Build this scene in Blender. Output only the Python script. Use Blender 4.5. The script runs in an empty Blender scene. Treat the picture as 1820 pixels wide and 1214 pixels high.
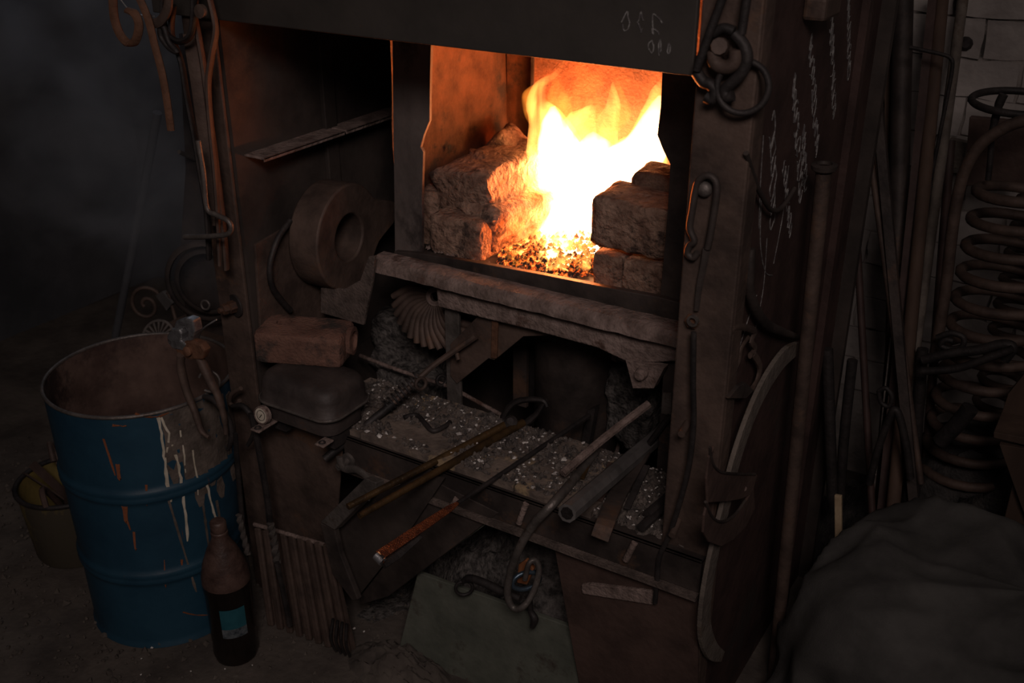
import bpy, bmesh, math, random
from mathutils import Vector, Matrix, noise
random.seed(7)
R = math.radians
sc = bpy.context.scene
COL = sc.collection

# ---------------------------------------------------------------- camera, light, exposure
CAM = Vector((0, 0, 1.6)); FOC = 1884.0; PCX, PCY = 910.0, 607.0
YAW, PITCH = R(31.7), R(25.8)
FW = Vector((-math.sin(YAW)*math.cos(PITCH), math.cos(YAW)*math.cos(PITCH), -math.sin(PITCH)))
RT = Vector((math.cos(YAW), math.sin(YAW), 0)); UP = RT.cross(FW)
cam = bpy.data.cameras.new('camera'); cam_o = bpy.data.objects.new('camera', cam); COL.objects.link(cam_o)
cam.sensor_width = 36; cam.lens = FOC/1820*36; cam.clip_start = 0.02
cam_o.matrix_world = Matrix.Translation(CAM) @ Matrix((RT, UP, -FW)).transposed().to_4x4()
cam.dof.use_dof = True; cam.dof.focus_distance = 1.95; cam.dof.aperture_fstop = 5.0
sc.camera = cam_o
sc.view_settings.view_transform = 'Standard'; sc.view_settings.look = 'None'
sc.view_settings.gamma = 1; sc.view_settings.exposure = 0; sc.view_settings.use_curve_mapping = False

w = bpy.data.worlds.new('dim_workshop'); sc.world = w; w.use_nodes = True
w.node_tree.nodes['Background'].inputs[0].default_value = (0.9, 0.75, 0.72, 1)
w.node_tree.nodes['Background'].inputs[1].default_value = 0.026

def area(name, loc, target, size, power, color):
    l = bpy.data.lights.new(name, 'AREA'); l.shape = 'RECTANGLE'; l.size, l.size_y = size
    l.energy = power; l.color = color
    o = bpy.data.objects.new(name, l); COL.objects.link(o); o.location = loc
    o.rotation_euler = (Vector(target)-Vector(loc)).to_track_quat('-Z', 'Y').to_euler(); return o
area('window_daylight', (0.55, -0.75, 2.7), (-1.20, 1.45, 0.70), (0.8, 0.6), 3.5, (1.0, 0.84, 0.79)).data.spread = R(62)
area('smoke_light', (-2.6, 2.35, 2.0), (-2.1, 1.4, 1.5), (0.5, 0.4), 0.6, (0.62, 0.76, 1.0)).data.spread = R(95)  # added cool lamp that makes the smoke show; no doorway stands here
area('brick_wall_light', (0.35, 2.0, 2.3), (-0.25, 2.6, 1.35), (0.5, 0.25), 0.20, (1.0, 0.86, 0.80)).data.spread = R(110)  # added lamp brightening the upper bricks, fading downward; no window is there
def glow(loc, power, color=(1.0, 0.33, 0.09), rad=0.03):
    l = bpy.data.lights.new('fire_light', 'POINT'); l.energy = power; l.color = color; l.shadow_soft_size = rad
    o = bpy.data.objects.new('fire_light', l); COL.objects.link(o); o.location = loc; return o

# ---------------------------------------------------------------- pixel -> point on a real plane
def ray(x, y): return FW + RT*((x-PCX)/FOC) - UP*((y-PCY)/FOC)
def at(x, y, Y=None, X=None, Z=None):
    d = ray(x, y)
    if Y is not None: t = (Y-CAM.y)/d.y
    elif X is not None: t = (X-CAM.x)/d.x
    else: t = (Z-CAM.z)/d.z
    return CAM + d*t
def along(A, B, x, y):                       # point of the line A-B seen at a pixel
    u = (B-A).normalized(); d = ray(x, y).normalized(); w0 = A-CAM
    b = u.dot(d); dd = u.dot(w0); e = d.dot(w0)
    return A + u*((b*e-dd)/(1-b*b))

# ---------------------------------------------------------------- objects
def base_of(vs):
    xs = [v[0] for v in vs]; ys = [v[1] for v in vs]; zs = [v[2] for v in vs]
    return Vector(((min(xs)+max(xs))/2, (min(ys)+max(ys))/2, min(zs)))
def wloc(o):
    p = Vector((0, 0, 0))
    while o: p += Vector(o.location); o = o.parent
    return p
def tag(o, label=None, cat=None, group=None, kind=None):
    if label: o['label'] = label
    if cat: o['category'] = cat
    if group: o['group'] = group
    if kind: o['kind'] = kind
    return o
class MB:
    def __init__(s): s.v = []; s.f = []
    def add(s, vs, fs):
        n = len(s.v); s.v += [tuple(v) for v in vs]; s.f += [tuple(i+n for i in f) for f in fs]; return s
    def box(s, lo, hi, rot=None, piv=None):
        lo, hi = Vector(lo), Vector(hi)
        vs = [Vector((x, y, z)) for x in (lo.x, hi.x) for y in (lo.y, hi.y) for z in (lo.z, hi.z)]
        if rot is not None:
            piv = Vector(piv) if piv is not None else (lo+hi)/2
            vs = [piv + rot @ (v-piv) for v in vs]
        return s.add(vs, [(0,1,3,2),(4,6,7,5),(0,4,5,1),(2,3,7,6),(0,2,6,4),(1,5,7,3)])
    def prism(s, pts, ext):
        ext = Vector(ext); n = len(pts); pts = [Vector(p) for p in pts]
        return s.add(pts+[p+ext for p in pts], [tuple(range(n))[::-1], tuple(range(n, 2*n))] + [(i, (i+1) % n, n+(i+1) % n, n+i) for i in range(n)])
    def tube(s, pts, r, seg=8, closed=False, flat=1.0, cap=True, wdir=None, twist=0):
        pts = [Vector(p) for p in pts]; n = len(pts)
        rs = r if isinstance(r, (list, tuple)) else [r]*n
        if len(rs) != n: rs = [rs[min(len(rs)-1, int(i*len(rs)/n))] for i in range(n)]
        T = []
        for i in range(n):
            a = pts[(i-1) % n] if closed or i else pts[0]; b = pts[(i+1) % n] if closed or i < n-1 else pts[-1]
            T.append((b-a).normalized())
        ref = Vector(wdir) if wdir is not None else (Vector((0, 0, 1)) if abs(T[0].z) < .9 else Vector((1, 0, 0)))
        N = (ref - T[0]*ref.dot(T[0])).normalized(); vs = []
        for i in range(n):
            if wdir is not None: N = Vector(wdir) - T[i]*Vector(wdir).dot(T[i])
            else: N = N - T[i]*N.dot(T[i])
            N.normalize(); B = T[i].cross(N)
            for k in range(seg):
                a = 2*math.pi*(k+.5)/seg + twist*i
                vs.append(pts[i] + N*math.cos(a)*rs[i] + B*math.sin(a)*rs[i]*flat)
        fs = []
        for i in range(n if closed else n-1):
            j = (i+1) % n
            for k in range(seg):
                l = (k+1) % seg; fs.append((i*seg+k, i*seg+l, j*seg+l, j*seg+k))
        if not closed and cap: fs += [tuple(range(seg))[::-1], tuple(range((n-1)*seg, n*seg))]
        return s.add(vs, fs)
    def lathe(s, prof, o, axis=(0, 0, 1), seg=24, closed=False):
        ax = Vector(axis).normalized(); q = ax.to_track_quat('Z', 'Y').to_matrix(); o = Vector(o); vs = []
        for (r, z) in prof:
            for k in range(seg):
                a = 2*math.pi*k/seg; vs.append(o + q @ Vector((r*math.cos(a), r*math.sin(a), z)))
        m = len(prof); fs = []
        for i in range(m if closed else m-1):
            j = (i+1) % m
            for k in range(seg):
                l = (k+1) % seg; fs.append((i*seg+k, i*seg+l, j*seg+l, j*seg+k))
        if not closed:
            if prof[0][0] > 1e-5: fs.append(tuple(range(seg))[::-1])
            if prof[-1][0] > 1e-5: fs.append(tuple(range((m-1)*seg, m*seg)))
        return s.add(vs, fs)
    def ribbon(s, pts, wid, th, wdir):      # flat bar: wide along wdir
        n = len(pts); pts = [Vector(p) for p in pts]; ws = wid if isinstance(wid, (list, tuple)) else [wid]*n
        vs = []; wv = Vector(wdir).normalized()
        for i in range(n):
            t = (pts[min(i+1, n-1)]-pts[max(i-1, 0)]).normalized()
            a = (wv - t*wv.dot(t)).normalized(); b = t.cross(a)
            for sx, sy in ((-1, -1), (1, -1), (1, 1), (-1, 1)): vs.append(pts[i] + a*sx*ws[i]/2 + b*sy*th/2)
        fs = [(3, 2, 1, 0), tuple(range((n-1)*4, n*4))]
        for i in range(n-1):
            for k in range(4):
                l = (k+1) % 4; fs.append((i*4+k, i*4+l, i*4+4+l, i*4+4+k))
        return s.add(vs, fs)
    def sub(s, it=1):                        # Catmull-Clark now
        bm = s._bm(); bmesh.ops.subdivide_edges(bm, edges=bm.edges[:], cuts=it, use_grid_fill=True, smooth=0)
        s._from(bm); return s
    def rough(s, amp, scale, seed=0):
        out = []
        for v in s.v:
            p = Vector(v); q = p*scale + Vector((seed, seed*.7, seed*1.3))
            out.append(tuple(p + noise.noise_vector(q)*amp + noise.noise_vector(q*2.7)*amp*.45))
        s.v = out; return s
    def _bm(s):
        bm = bmesh.new(); vv = [bm.verts.new(v) for v in s.v]
        for f in s.f:
            try: bm.faces.new([vv[i] for i in f])
            except ValueError: pass
        return bm
    def _from(s, bm):
        bm.verts.ensure_lookup_table(); bm.verts.index_update()
        s.v = [tuple(v.co) for v in bm.verts]; s.f = [tuple(v.index for v in f.verts) for f in bm.faces]; bm.free()
    def build(s, name, mat, parent=None, smooth=None, bevel=0, keep=False):
        b = wloc(parent) if parent else (Vector((0, 0, 0)) if keep else base_of(s.v))
        me = bpy.data.meshes.new(name); me.from_pydata([tuple(Vector(v)-b) for v in s.v], [], s.f)
        bm = bmesh.new(); bm.from_mesh(me); bmesh.ops.recalc_face_normals(bm, faces=bm.faces); bm.to_mesh(me); bm.free()
        o = bpy.data.objects.new(name, me); COL.objects.link(o)
        if parent: o.parent = parent
        else: o.location = b
        for m in (mat if isinstance(mat, list) else [mat]): me.materials.append(m)
        if smooth is not None:
            me.polygons.foreach_set('use_smooth', [True]*len(me.polygons))
            try: me.set_sharp_from_angle(angle=R(smooth))
            except Exception: pass
        if bevel:
            md = o.modifiers.new('bevel', 'BEVEL'); md.width = bevel; md.segments = 2; md.limit_method = 'ANGLE'; md.angle_limit = R(40)
        return o
def thing(name, label, cat, loc, group=None, kind=None):
    o = bpy.data.objects.new(name, None); COL.objects.link(o); o.location = Vector(loc); o.empty_display_size = .05
    return tag(o, label, cat, group, kind)
def spline(pts, n=6, closed=False):
    pts = [Vector(p) for p in pts]; out = []; m = len(pts)
    for i in range(m if closed else m-1):
        g = (lambda k: pts[k % m]) if closed else (lambda k: pts[max(0, min(m-1, k))])
        p0, p1, p2, p3 = g(i-1), g(i), g(i+1), g(i+2)
        for k in range(n):
            t = k/n
            out.append(.5*((2*p1)+(p2-p0)*t+(2*p0-5*p1+4*p2-p3)*t*t+(3*p1-p0-3*p2+p3)*t*t*t))
    if not closed: out.append(pts[-1])
    return out
def ring_pts(c, r, normal, n=24, a0=0, a1=360, sx=1.0):
    q = Vector(normal).normalized().to_track_quat('Z', 'Y').to_matrix()
    full = abs(a1-a0) >= 360
    return [Vector(c)+q @ Vector((r*math.cos(R(a0+(a1-a0)*k/(n if full else n-1)))*sx, r*math.sin(R(a0+(a1-a0)*k/(n if full else n-1))), 0)) for k in range(n)]

# ---------------------------------------------------------------- materials
def mat(name, c1, c2, scale=14, rough=.75, metal=.0, bump=.35, c3=None, t3=.62, spec=.4, bscale=None, stretch=None, detail=6, bdist=.004):
    m = bpy.data.materials.new(name); m.use_nodes = True; nt = m.node_tree; N = nt.nodes; L = nt.links
    b = N['Principled BSDF']; b.inputs['Roughness'].default_value = rough; b.inputs['Metallic'].default_value = metal
    b.inputs['Specular IOR Level'].default_value = spec
    tc = N.new('ShaderNodeTexCoord'); src = tc.outputs['Object']
    if stretch:
        mp = N.new('ShaderNodeMapping'); mp.inputs['Scale'].default_value = stretch; L.new(src, mp.inputs[0]); src = mp.outputs[0]
    n1 = N.new('ShaderNodeTexNoise'); n1.inputs['Scale'].default_value = scale; n1.inputs['Detail'].default_value = detail; n1.inputs['Roughness'].default_value = .62
    L.new(src, n1.inputs['Vector'])
    r1 = N.new('ShaderNodeValToRGB'); e = r1.color_ramp.elements
    e[0].position = .36; e[0].color = (*c1, 1); e[1].position = .62; e[1].color = (*c2, 1)
    L.new(n1.outputs['Fac'], r1.inputs[0]); out = r1.outputs[0]
    if c3:
        n2 = N.new('ShaderNodeTexNoise'); n2.inputs['Scale'].default_value = scale*.45; n2.inputs['Detail'].default_value = 8; n2.inputs['Roughness'].default_value = .7
        L.new(src, n2.inputs['Vector'])
        r2 = N.new('ShaderNodeValToRGB'); q = r2.color_ramp.elements; q[0].position = t3-.04; q[0].color = (0, 0, 0, 1); q[1].position = t3+.04; q[1].color = (1, 1, 1, 1)
        L.new(n2.outputs['Fac'], r2.inputs[0])
        mx = N.new('ShaderNodeMixRGB'); L.new(r2.outputs[0], mx.inputs[0]); L.new(out, mx.inputs[1]); mx.inputs[2].default_value = (*c3, 1); out = mx.outputs[0]
    L.new(out, b.inputs['Base Color'])
    if bump:
        n3 = N.new('ShaderNodeTexNoise'); n3.inputs['Scale'].default_value = bscale or scale*6; n3.inputs['Detail'].default_value = 5; L.new(src, n3.inputs['Vector'])
        bp = N.new('ShaderNodeBump'); bp.inputs['Strength'].default_value = bump; bp.inputs['Distance'].default_value = bdist
        L.new(n3.outputs['Fac'], bp.inputs['Height']); L.new(bp.outputs[0], b.inputs['Normal'])
    return m
M = {}
M['steel'] = mat('dark_sooty_steel', (.035, .028, .026), (.085, .066, .058), 10, .62, .35, .35, (.13, .075, .05), .60)
M['steel2'] = mat('brown_oxidised_steel', (.058, .040, .033), (.13, .088, .070), 12, .66, .25, .4, (.15, .085, .055), .61)
M['hood'] = mat('hood_steel', (.040, .036, .032), (.060, .052, .046), 5, .6, .2, .2)
M['dark'] = mat('blackened_iron', (.018, .016, .016), (.05, .042, .04), 16, .6, .3, .4)
M['inner'] = mat('sooty_sheet', (.034, .027, .024), (.078, .060, .052), 6, .7, .2, .3, (.09, .06, .045), .64)
M['rust'] = mat('rusty_iron', (.08, .038, .022), (.17, .08, .045), 20, .8, .1, .5, (.05, .035, .03), .58)
M['grey'] = mat('worn_grey_iron', (.10, .088, .08), (.19, .165, .15), 24, .5, .5, .35, (.08, .05, .035), .62)
M['bright'] = mat('polished_steel', (.45, .44, .45), (.7, .7, .72), 30, .28, .9, .15)
M['dust'] = mat('dusty_iron', (.12, .085, .072), (.27, .20, .175), 26, .9, .0, .9, (.09, .05, .038), .6, bscale=120, bdist=.006)
M['side'] = mat('red_brown_side_sheet', (.042, .025, .022), (.085, .050, .043), 8, .65, .2, .4, (.06, .045, .04), .6)
M['dust2'] = mat('lightly_dusted_iron', (.06, .045, .038), (.14, .105, .09), 30, .85, 0, .8, (.22, .19, .165), .68)
M['jamb'] = mat('flaking_jamb_steel', (.085, .068, .062), (.16, .13, .118), 9, .75, .05, .5, (.035, .027, .026), .53, bscale=40, stretch=(1, 1, .6))
M['brick'] = mat('burnt_firebrick', (.15, .085, .06), (.34, .22, .16), 30, .92, 0, 1.0, (.07, .045, .035), .58, bscale=75, bdist=.012)
M['redbrick'] = mat('scorched_red_brick', (.11, .055, .04), (.21, .11, .08), 14, .95, 0, .9, (.045, .035, .03), .52, bscale=160)
M['box'] = mat('painted_iron_case', (.035, .028, .026), (.07, .055, .05), 12, .6, .1, .35, (.12, .06, .035), .66)
M['tile'] = mat('dirty_ceramic_tile', (.09, .07, .06), (.20, .155, .125), 18, .95, 0, .8, (.36, .26, .15), .58, bscale=90)
M['ash'] = mat('pale_ash', (.35, .32, .30), (.7, .66, .62), 60, .95, 0, .2)
M['clinker'] = mat('dark_clinker', (.035, .03, .028), (.14, .115, .10), 60, .85, 0, .6)
M['slag'] = mat('clinker_heap', (.03, .027, .025), (.15, .135, .125), 60, .9, 0, 1.0, (.36, .34, .32), .70, bscale=110, bdist=.01)
M['floor'] = mat('trodden_earth_floor', (.062, .051, .044), (.12, .10, .084), 7, .95, 0, .8, (.24, .21, .18), .68, bscale=60)
M['white'] = mat('whitewashed_brick', (.34, .30, .28), (.50, .45, .42), 6, .95, 0, .7, (.26, .23, .21), .66, bscale=50)
M['mortar'] = mat('old_mortar', (.25, .22, .20), (.42, .375, .345), 9, .95, 0, .9, (.05, .045, .04), .6)
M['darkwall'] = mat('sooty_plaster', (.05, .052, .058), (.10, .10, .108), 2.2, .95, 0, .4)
M['wood'] = mat('old_brown_wood', (.055, .034, .025), (.11, .068, .048), 9, .8, 0, .4, stretch=(1, 1, .15))
M['palewood'] = mat('pale_stick_wood', (.35, .25, .15), (.55, .42, .27), 20, .8, 0, .2)
M['green'] = mat('chipped_grey_green_paint', (.085, .092, .074), (.135, .142, .115), 10, .7, 0, .35, (.055, .042, .034), .59)
M['leather'] = mat('brown_rusted_sheet', (.055, .034, .028), (.10, .062, .05), 12, .7, .1, .4)
M['sack'] = mat('grey_woven_sack', (.042, .040, .038), (.10, .096, .09), 5, .92, 0, .2, bscale=300)
M['strap'] = mat('worn_pale_strap', (.10, .082, .07), (.18, .15, .125), 20, .8, .1, .5, (.1, .07, .05), .6)
M['pipe'] = mat('grey_pipe', (.075, .07, .067), (.14, .13, .125), 12, .6, .1, .3)
M['chalk'] = mat('chalk', (.13, .12, .115), (.30, .29, .28), 160, .95, 0, 0, (.1, .09, .09), .52)
M['wire'] = mat('bare_wire', (.45, .43, .42), (.6, .58, .57), 30, .4, .7, 0)
M['orange'] = mat('orange_rag', (.20, .07, .025), (.30, .11, .04), 14, .8, 0, .3)
M['bluei'] = mat('heat_blued_steel', (.06, .09, .12), (.14, .19, .24), 20, .35, .7, .2)
M['bottle'] = mat('dark_brown_plastic', (.007, .005, .004), (.016, .011, .009), 8, .25, 0, .1, spec=.5)
M['dusty_bottle'] = mat('dusty_bottle_shoulder', (.04, .022, .018), (.10, .06, .048), 26, .5, 0, .3)
M['coal'] = mat('coal', (.012, .011, .011), (.05, .045, .042), 30, .7, 0, .8)

# blue drum: vertical streaks, rust chips, a brown and white spill
def drum_mat():
    m = mat('blue_drum_paint', (.010, .040, .070), (.018, .062, .10), 5, .5, 0, .25, (.05, .05, .055), .70)
    nt = m.node_tree; N = nt.nodes; L = nt.links; b = N['Principled BSDF']
    base = b.inputs['Base Color'].links[0].from_socket
    tc = N.new('ShaderNodeTexCoord'); mp = N.new('ShaderNodeMapping'); mp.inputs['Scale'].default_value = (30, 30, 3.0); L.new(tc.outputs['Object'], mp.inputs[0])
    n = N.new('ShaderNodeTexNoise'); n.inputs['Scale'].default_value = 1.1; n.inputs['Detail'].default_value = 9; n.inputs['Roughness'].default_value = .7; L.new(mp.outputs[0], n.inputs['Vector'])
    r = N.new('ShaderNodeValToRGB'); r.color_ramp.elements[0].position = .66; r.color_ramp.elements[1].position = .69; L.new(n.outputs['Fac'], r.inputs[0])
    mx = N.new('ShaderNodeMixRGB'); L.new(r.outputs[0], mx.inputs[0]); L.new(base, mx.inputs[1]); mx.inputs[2].default_value = (.16, .055, .025, 1)
    L.new(mx.outputs[0], b.inputs['Base Color']); return m
M['blue'] = drum_mat()
M['drum_in'] = mat('rusty_drum_inside', (.055, .030, .024), (.15, .095, .075), 7, .85, .1, .5, (.035, .02, .018), .55)
M['yellow'] = mat('stained_yellow_bucket', (.15, .115, .035), (.28, .20, .06), 9, .7, 0, .3, (.07, .058, .04), .50, stretch=(1, 1, .5))

def flame_mat(name, col, k, lo=.42, hi=.68, sc_=(16, 16, 5)):
    m = bpy.data.materials.new(name); m.use_nodes = True; nt = m.node_tree; N = nt.nodes; L = nt.links
    N.remove(N['Principled BSDF']); out = N['Material Output']
    em = N.new('ShaderNodeEmission'); em.inputs[0].default_value = (*col, 1)
    tc = N.new('ShaderNodeTexCoord'); mp = N.new('ShaderNodeMapping'); mp.inputs['Scale'].default_value = sc_; L.new(tc.outputs['Object'], mp.inputs[0])
    n = N.new('ShaderNodeTexNoise'); n.inputs['Scale'].default_value = 1.6; n.inputs['Detail'].default_value = 3; n.inputs['Distortion'].default_value = .8; L.new(mp.outputs[0], n.inputs['Vector'])
    mr = N.new('ShaderNodeMapRange'); mr.inputs[1].default_value = lo; mr.inputs[2].default_value = hi; mr.inputs[3].default_value = k*.12; mr.inputs[4].default_value = k; L.new(n.outputs['Fac'], mr.inputs[0])
    L.new(mr.outputs[0], em.inputs[1]); L.new(em.outputs[0], out.inputs['Volume'])
    return m
def ember_mat():
    m = mat('glowing_coals', (.02, .015, .014), (.06, .05, .045), 30, .9, 0, .8)
    nt = m.node_tree; N = nt.nodes; L = nt.links; b = N['Principled BSDF']
    tc = N.new('ShaderNodeTexCoord'); n = N.new('ShaderNodeTexNoise'); n.inputs['Scale'].default_value = 80; n.inputs['Detail'].default_value = 4; L.new(tc.outputs['Object'], n.inputs['Vector'])
    r = N.new('ShaderNodeValToRGB'); e = r.color_ramp.elements; e[0].position = .48; e[0].color = (0, 0, 0, 1); e[1].position = .70; e[1].color = (1, .34, .05, 1)
    x = e.new(.57); x.color = (.5, .06, .005, 1)
    L.new(n.outputs['Fac'], r.inputs[0]); L.new(r.outputs[0], b.inputs['Emission Color']); b.inputs['Emission Strength'].default_value = 1.8
    return m
M['ember'] = ember_mat()

# ================================================================ THE SETTING
Y0 = 1.38                         # front plane of the forge
YH = 1.62                         # front plane of the hearth opening
def grid(lo, hi, nx, ny, amp, scale, seed, axis='z'):
    mb = MB(); vs = []; fs = []
    for j in range(ny+1):
        for i in range(nx+1):
            u = lo[0]+(hi[0]-lo[0])*i/nx; v = lo[1]+(hi[1]-lo[1])*j/ny
            h = noise.fractal(Vector((u*scale+seed, v*scale, seed*.3)), 1.0, 2.0, 4)*amp
            vs.append((u, v, h) if axis == 'z' else (u, h, v) if axis == 'y' else (h, u, v))
    for j in range(ny):
        for i in range(nx):
            a = j*(nx+1)+i; fs.append((a, a+1, a+nx+2, a+nx+1))
    return mb.add(vs, fs)
fl = grid((-4.5, -.6), (2.0, 4.2), 150, 120, .007, 6, 3).build('floor', M['floor'], keep=True, smooth=60); tag(fl, kind='structure')
YB = 2.62
wb = MB().box((-4.5, YB-.010, 0), (2.0, YB+.12, 2.2)).build('wall_back', M['mortar'], keep=True); tag(wb, kind='structure')
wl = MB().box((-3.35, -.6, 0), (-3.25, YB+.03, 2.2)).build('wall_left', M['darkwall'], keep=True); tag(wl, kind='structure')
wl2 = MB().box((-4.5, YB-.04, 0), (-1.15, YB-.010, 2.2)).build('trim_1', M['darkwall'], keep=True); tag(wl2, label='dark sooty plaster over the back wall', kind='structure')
# whitewashed bricks of the back wall, each with its own worn edges
rb = random.Random(5); meshes = []
def worn_brick(w_, h_, seed):
    mb = MB().box((-w_/2, -.03, -h_/2), (w_/2, .03, h_/2)); mb.sub(3); mb.rough(.0055, 26, seed); return mb
row = 0; z = .30
while z < 1.5:
    x = -1.12 + (row % 2)*.1
    while x < .55:
        wd = .19 + rb.uniform(-.012, .012); 
        mb = worn_brick(wd-.005, .0845, rb.uniform(0, 50)); off = Vector((x+wd/2, YB+.012+rb.uniform(-.005, .005), z))
        mb.v = [tuple(Vector(v)+off) for v in mb.v]
        mb.build('brick', M['white'], wb, smooth=50); x += wd
    z += .088; row += 1

# ================================================================ THE FORGE
FG = thing('forge', 'large sooty steel forge hearth with open front, hood and lower work ledge, fire burning inside', 'forge', (-1.0, 1.6, 0))
def part(mb, name, m, parent=None, **k): return mb.build(name, m, parent or FG, **k)
def poly(pts, ext): return MB().prism(pts, ext)
XL, XR = -1.476, -.486
lp = MB().box((-1.560, Y0, 0), (-1.480, Y0+.008, 1.75))
part(lp, 'corner_post', M['steel2'], bevel=.002)
rp = MB().box((-.556, Y0, 0), (-.470, Y0+.009, 1.75)).box((-.479, Y0+.009, 0), (-.470, Y0+.05, 1.75))
rpo = part(rp, 'corner_post', M['steel2'], bevel=.003)
part(MB().box((-1.62, Y0-.012, 1.297), (-.556, Y0-.002, 1.78)).box((-1.62, Y0-.002, 1.297), (-.556, Y0+.03, 1.303)), 'hood_front', M['hood'], bevel=.002)
part(MB().box((XL-.012, Y0+.012, .10), (XL, 2.10, 1.78)), 'side_wall', M['inner'])
part(MB().box((XL, 1.640, .52), (XL+.012, 1.676, 1.78)), 'wall_rib', M['inner'], bevel=.002)
part(MB().box((XL, 1.676, .52), (XL+.004, 1.95, 1.039)), 'wall_sheet', M['inner'])
for a, b in ((Y0+.035, 1.652), (1.656, 1.93)):
    led = MB().box((XL, a, 1.036), (XL+.052, b, 1.041)).box((XL+.049, a, 1.032), (XL+.052, b, 1.041))
    part(led, 'wall_ledge', M['grey' if False else 'dust'], bevel=.0015)
part(MB().box((XL-.01, 2.08, .0), (-.46, 2.10, 1.78)), 'back_panel', M['inner'])
# right outer side panel, welded sheet with chalk scrawl
sp = part(MB().box((XR-.006, Y0+.05, 0), (XR, 2.08, 1.78)).box((XR, 1.94, 0), (XR+.014, 1.965, 1.78)), 'side_panel', M['side'])
# jambs, sill, hearth
T = (0, .008, 0)
part(poly([at(x, y, Y=YH) for x, y in ((697, 60), (766, 60), (764, 140), (763, 215), (753, 240), (747, 262), (752, 270), (750, 340), (750, 452), (738, 470), (702, 470))], T), 'left_jamb', M['jamb'], bevel=.001)
part(poly([at(x, y, Y=YH) for x, y in ((1178, 100), (1174, 190), (1168, 240), (1178, 266), (1191, 292), (1189, 330), (1186, 380), (1180, 450), (1172, 534), (1172, 560), (1260, 590), (1290, 100))], T), 'right_jamb', M['steel'], bevel=.001)
part(poly([at(x, y, Y=YH-.012) for x, y in ((700, 447), (752, 451), (850, 468), (960, 488), (1060, 508), (1175, 529), (1230, 545), (1230, 600), (1100, 563), (950, 527), (800, 492), (700, 470))], (0, .014, 0)), 'sill', M['steel'], bevel=.0015)
HZ = .815
XFL = -1.272
part(MB().box((XFL-.01, YH+.008, HZ-.02), (XR-.01, 2.08, HZ)), 'hearth_plate', M['inner'])
# firebox walls (rust-red sheet lit by the fire)
YF = at(905, 200, X=XFL).y
fw = MB(); 
nx, nz = 18, 22; vs = []; fs = []
for j in range(nz+1):
    for i in range(nx+1):
        y = YH+.006+(YF-YH)*i/nx; z = HZ+(1.78-HZ)*j/nz
        vs.append((XFL+.010*noise.noise(Vector((y*9, z*5, 1)))+.004*noise.noise(Vector((y*30, z*22, 4)))-.006, y, z))
for j in range(nz):
    for i in range(nx): a = j*(nx+1)+i; fs.append((a, a+1, a+nx+2, a+nx+1))
part(fw.add(vs, fs), 'firebox_side', M['rust'], smooth=60)
part(MB().lathe([(.0065, 0), (.0065, .001), (0, .001)], at(799, 262, X=XFL+.004), (1, 0, 0), 12), 'rivet_hole', M['dark'])
part(MB().box((XFL-.006, YF, HZ), (at(957, 200, Y=YF).x, YF+.006, 1.78)), 'firebox_back', M['rust'])
xb = at(957, 200, Y=YF-.004).x
bk = MB().box((xb, YF-.03, HZ), (XR-.008, YF-.02, 1.78)); bk.sub(14); bk.rough(.002, 14, 3)
part(bk, 'back_plate', M['rust'], smooth=40)
part(MB().box((xb-.003, YF-.034, HZ), (xb+.003, YF-.012, 1.78)), 'back_seam', M['dark'])
# support angle under the sill
AY = 1.56; za, zb = at(665, 480, Y=AY).z, at(1200, 588, Y=AY).z; xa = at(663, 480, Y=AY).x
pr = [(0, -.012), (.004, .004), (.012, .012), (.030, .015), (.050, .015), (.050, .008), (.03, .008), (.012, .002), (.006, -.012)]
mb = MB(); n = len(pr); K = 36; vs = []
for k in range(K+1):
    x = xa+(-.49-xa)*k/K
    vs += [(x, AY-.012+a, (za+zb)/2+c+ .0022*noise.noise(Vector((x*40, a*200, c*200)))) for a, c in pr]
fs = [tuple(range(n))[::-1], tuple(range(K*n, K*n+n))] + [(k*n+i, k*n+(i+1) % n, (k+1)*n+(i+1) % n, (k+1)*n+i) for k in range(K) for i in range(n)]
part(mb.add(vs, fs), 'support_angle', M['dust'], smooth=35)
fl_pts = [at(x, y, Y=AY+.012) for x, y in ((775, 512), (1215, 614), (1215, 642), (1120, 646), (1060, 618), (950, 588), (860, 566), (778, 545))]
part(poly(fl_pts, (0, .03, 0)), 'lower_flange', M['dust'], bevel=.003)
part(MB().lathe([(.0, .014), (.010, .012), (.012, 0), (.012, -.01)], at(1141, 663, Y=AY-.004), (0, -1, 0), 12), 'round_bolt', M['dust'], smooth=40)
part(poly([at(x, y, Y=AY) for x, y in ((1112, 640), (1180, 655), (1162, 690), (1125, 690))], (0, .02, 0)), 'bolt_tab', M['dust'])
# legs
for (x0, x1, yt, yb) in ((797, 821, 520, 760), (1166, 1202, 600, 850)):
    a, b = at(x0, yb, Y=1.60), at(x1, yb, Y=1.60)
    part(MB().box((a.x, 1.598, .42), (b.x, 1.606, .76)).box((a.x, 1.606, .42), (a.x+.006, 1.63, .76)), 'leg', M['grey' if x0 < 900 else 'steel'], bevel=.0015)
# gusset bracket
g1 = [at(x, y, Y=1.585) for x, y in ((868, 560), (876, 560), (877, 637), (868, 637), (806, 680), (798, 672), (800, 600), (835, 575))]
part(poly([at(x, y, Y=1.592) for x, y in ((866, 545), (880, 560), (879, 640), (868, 637), (812, 682), (800, 668), (800, 612))], (0, .006, 0)), 'gusset', M['steel2'], bevel=.001)
part(poly([at(x, y, Y=1.586) for x, y in ((874, 560), (885, 560), (882, 638), (872, 636))], (0, .005, 0)), 'weld_strip', M['rust'], bevel=.001)
part(poly([at(x, y, Y=1.60) for x, y in ((880, 556), (985, 580), (985, 596), (930, 598), (884, 636))], (0, .006, 0)), 'gusset', M['steel2'], bevel=.001)
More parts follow.
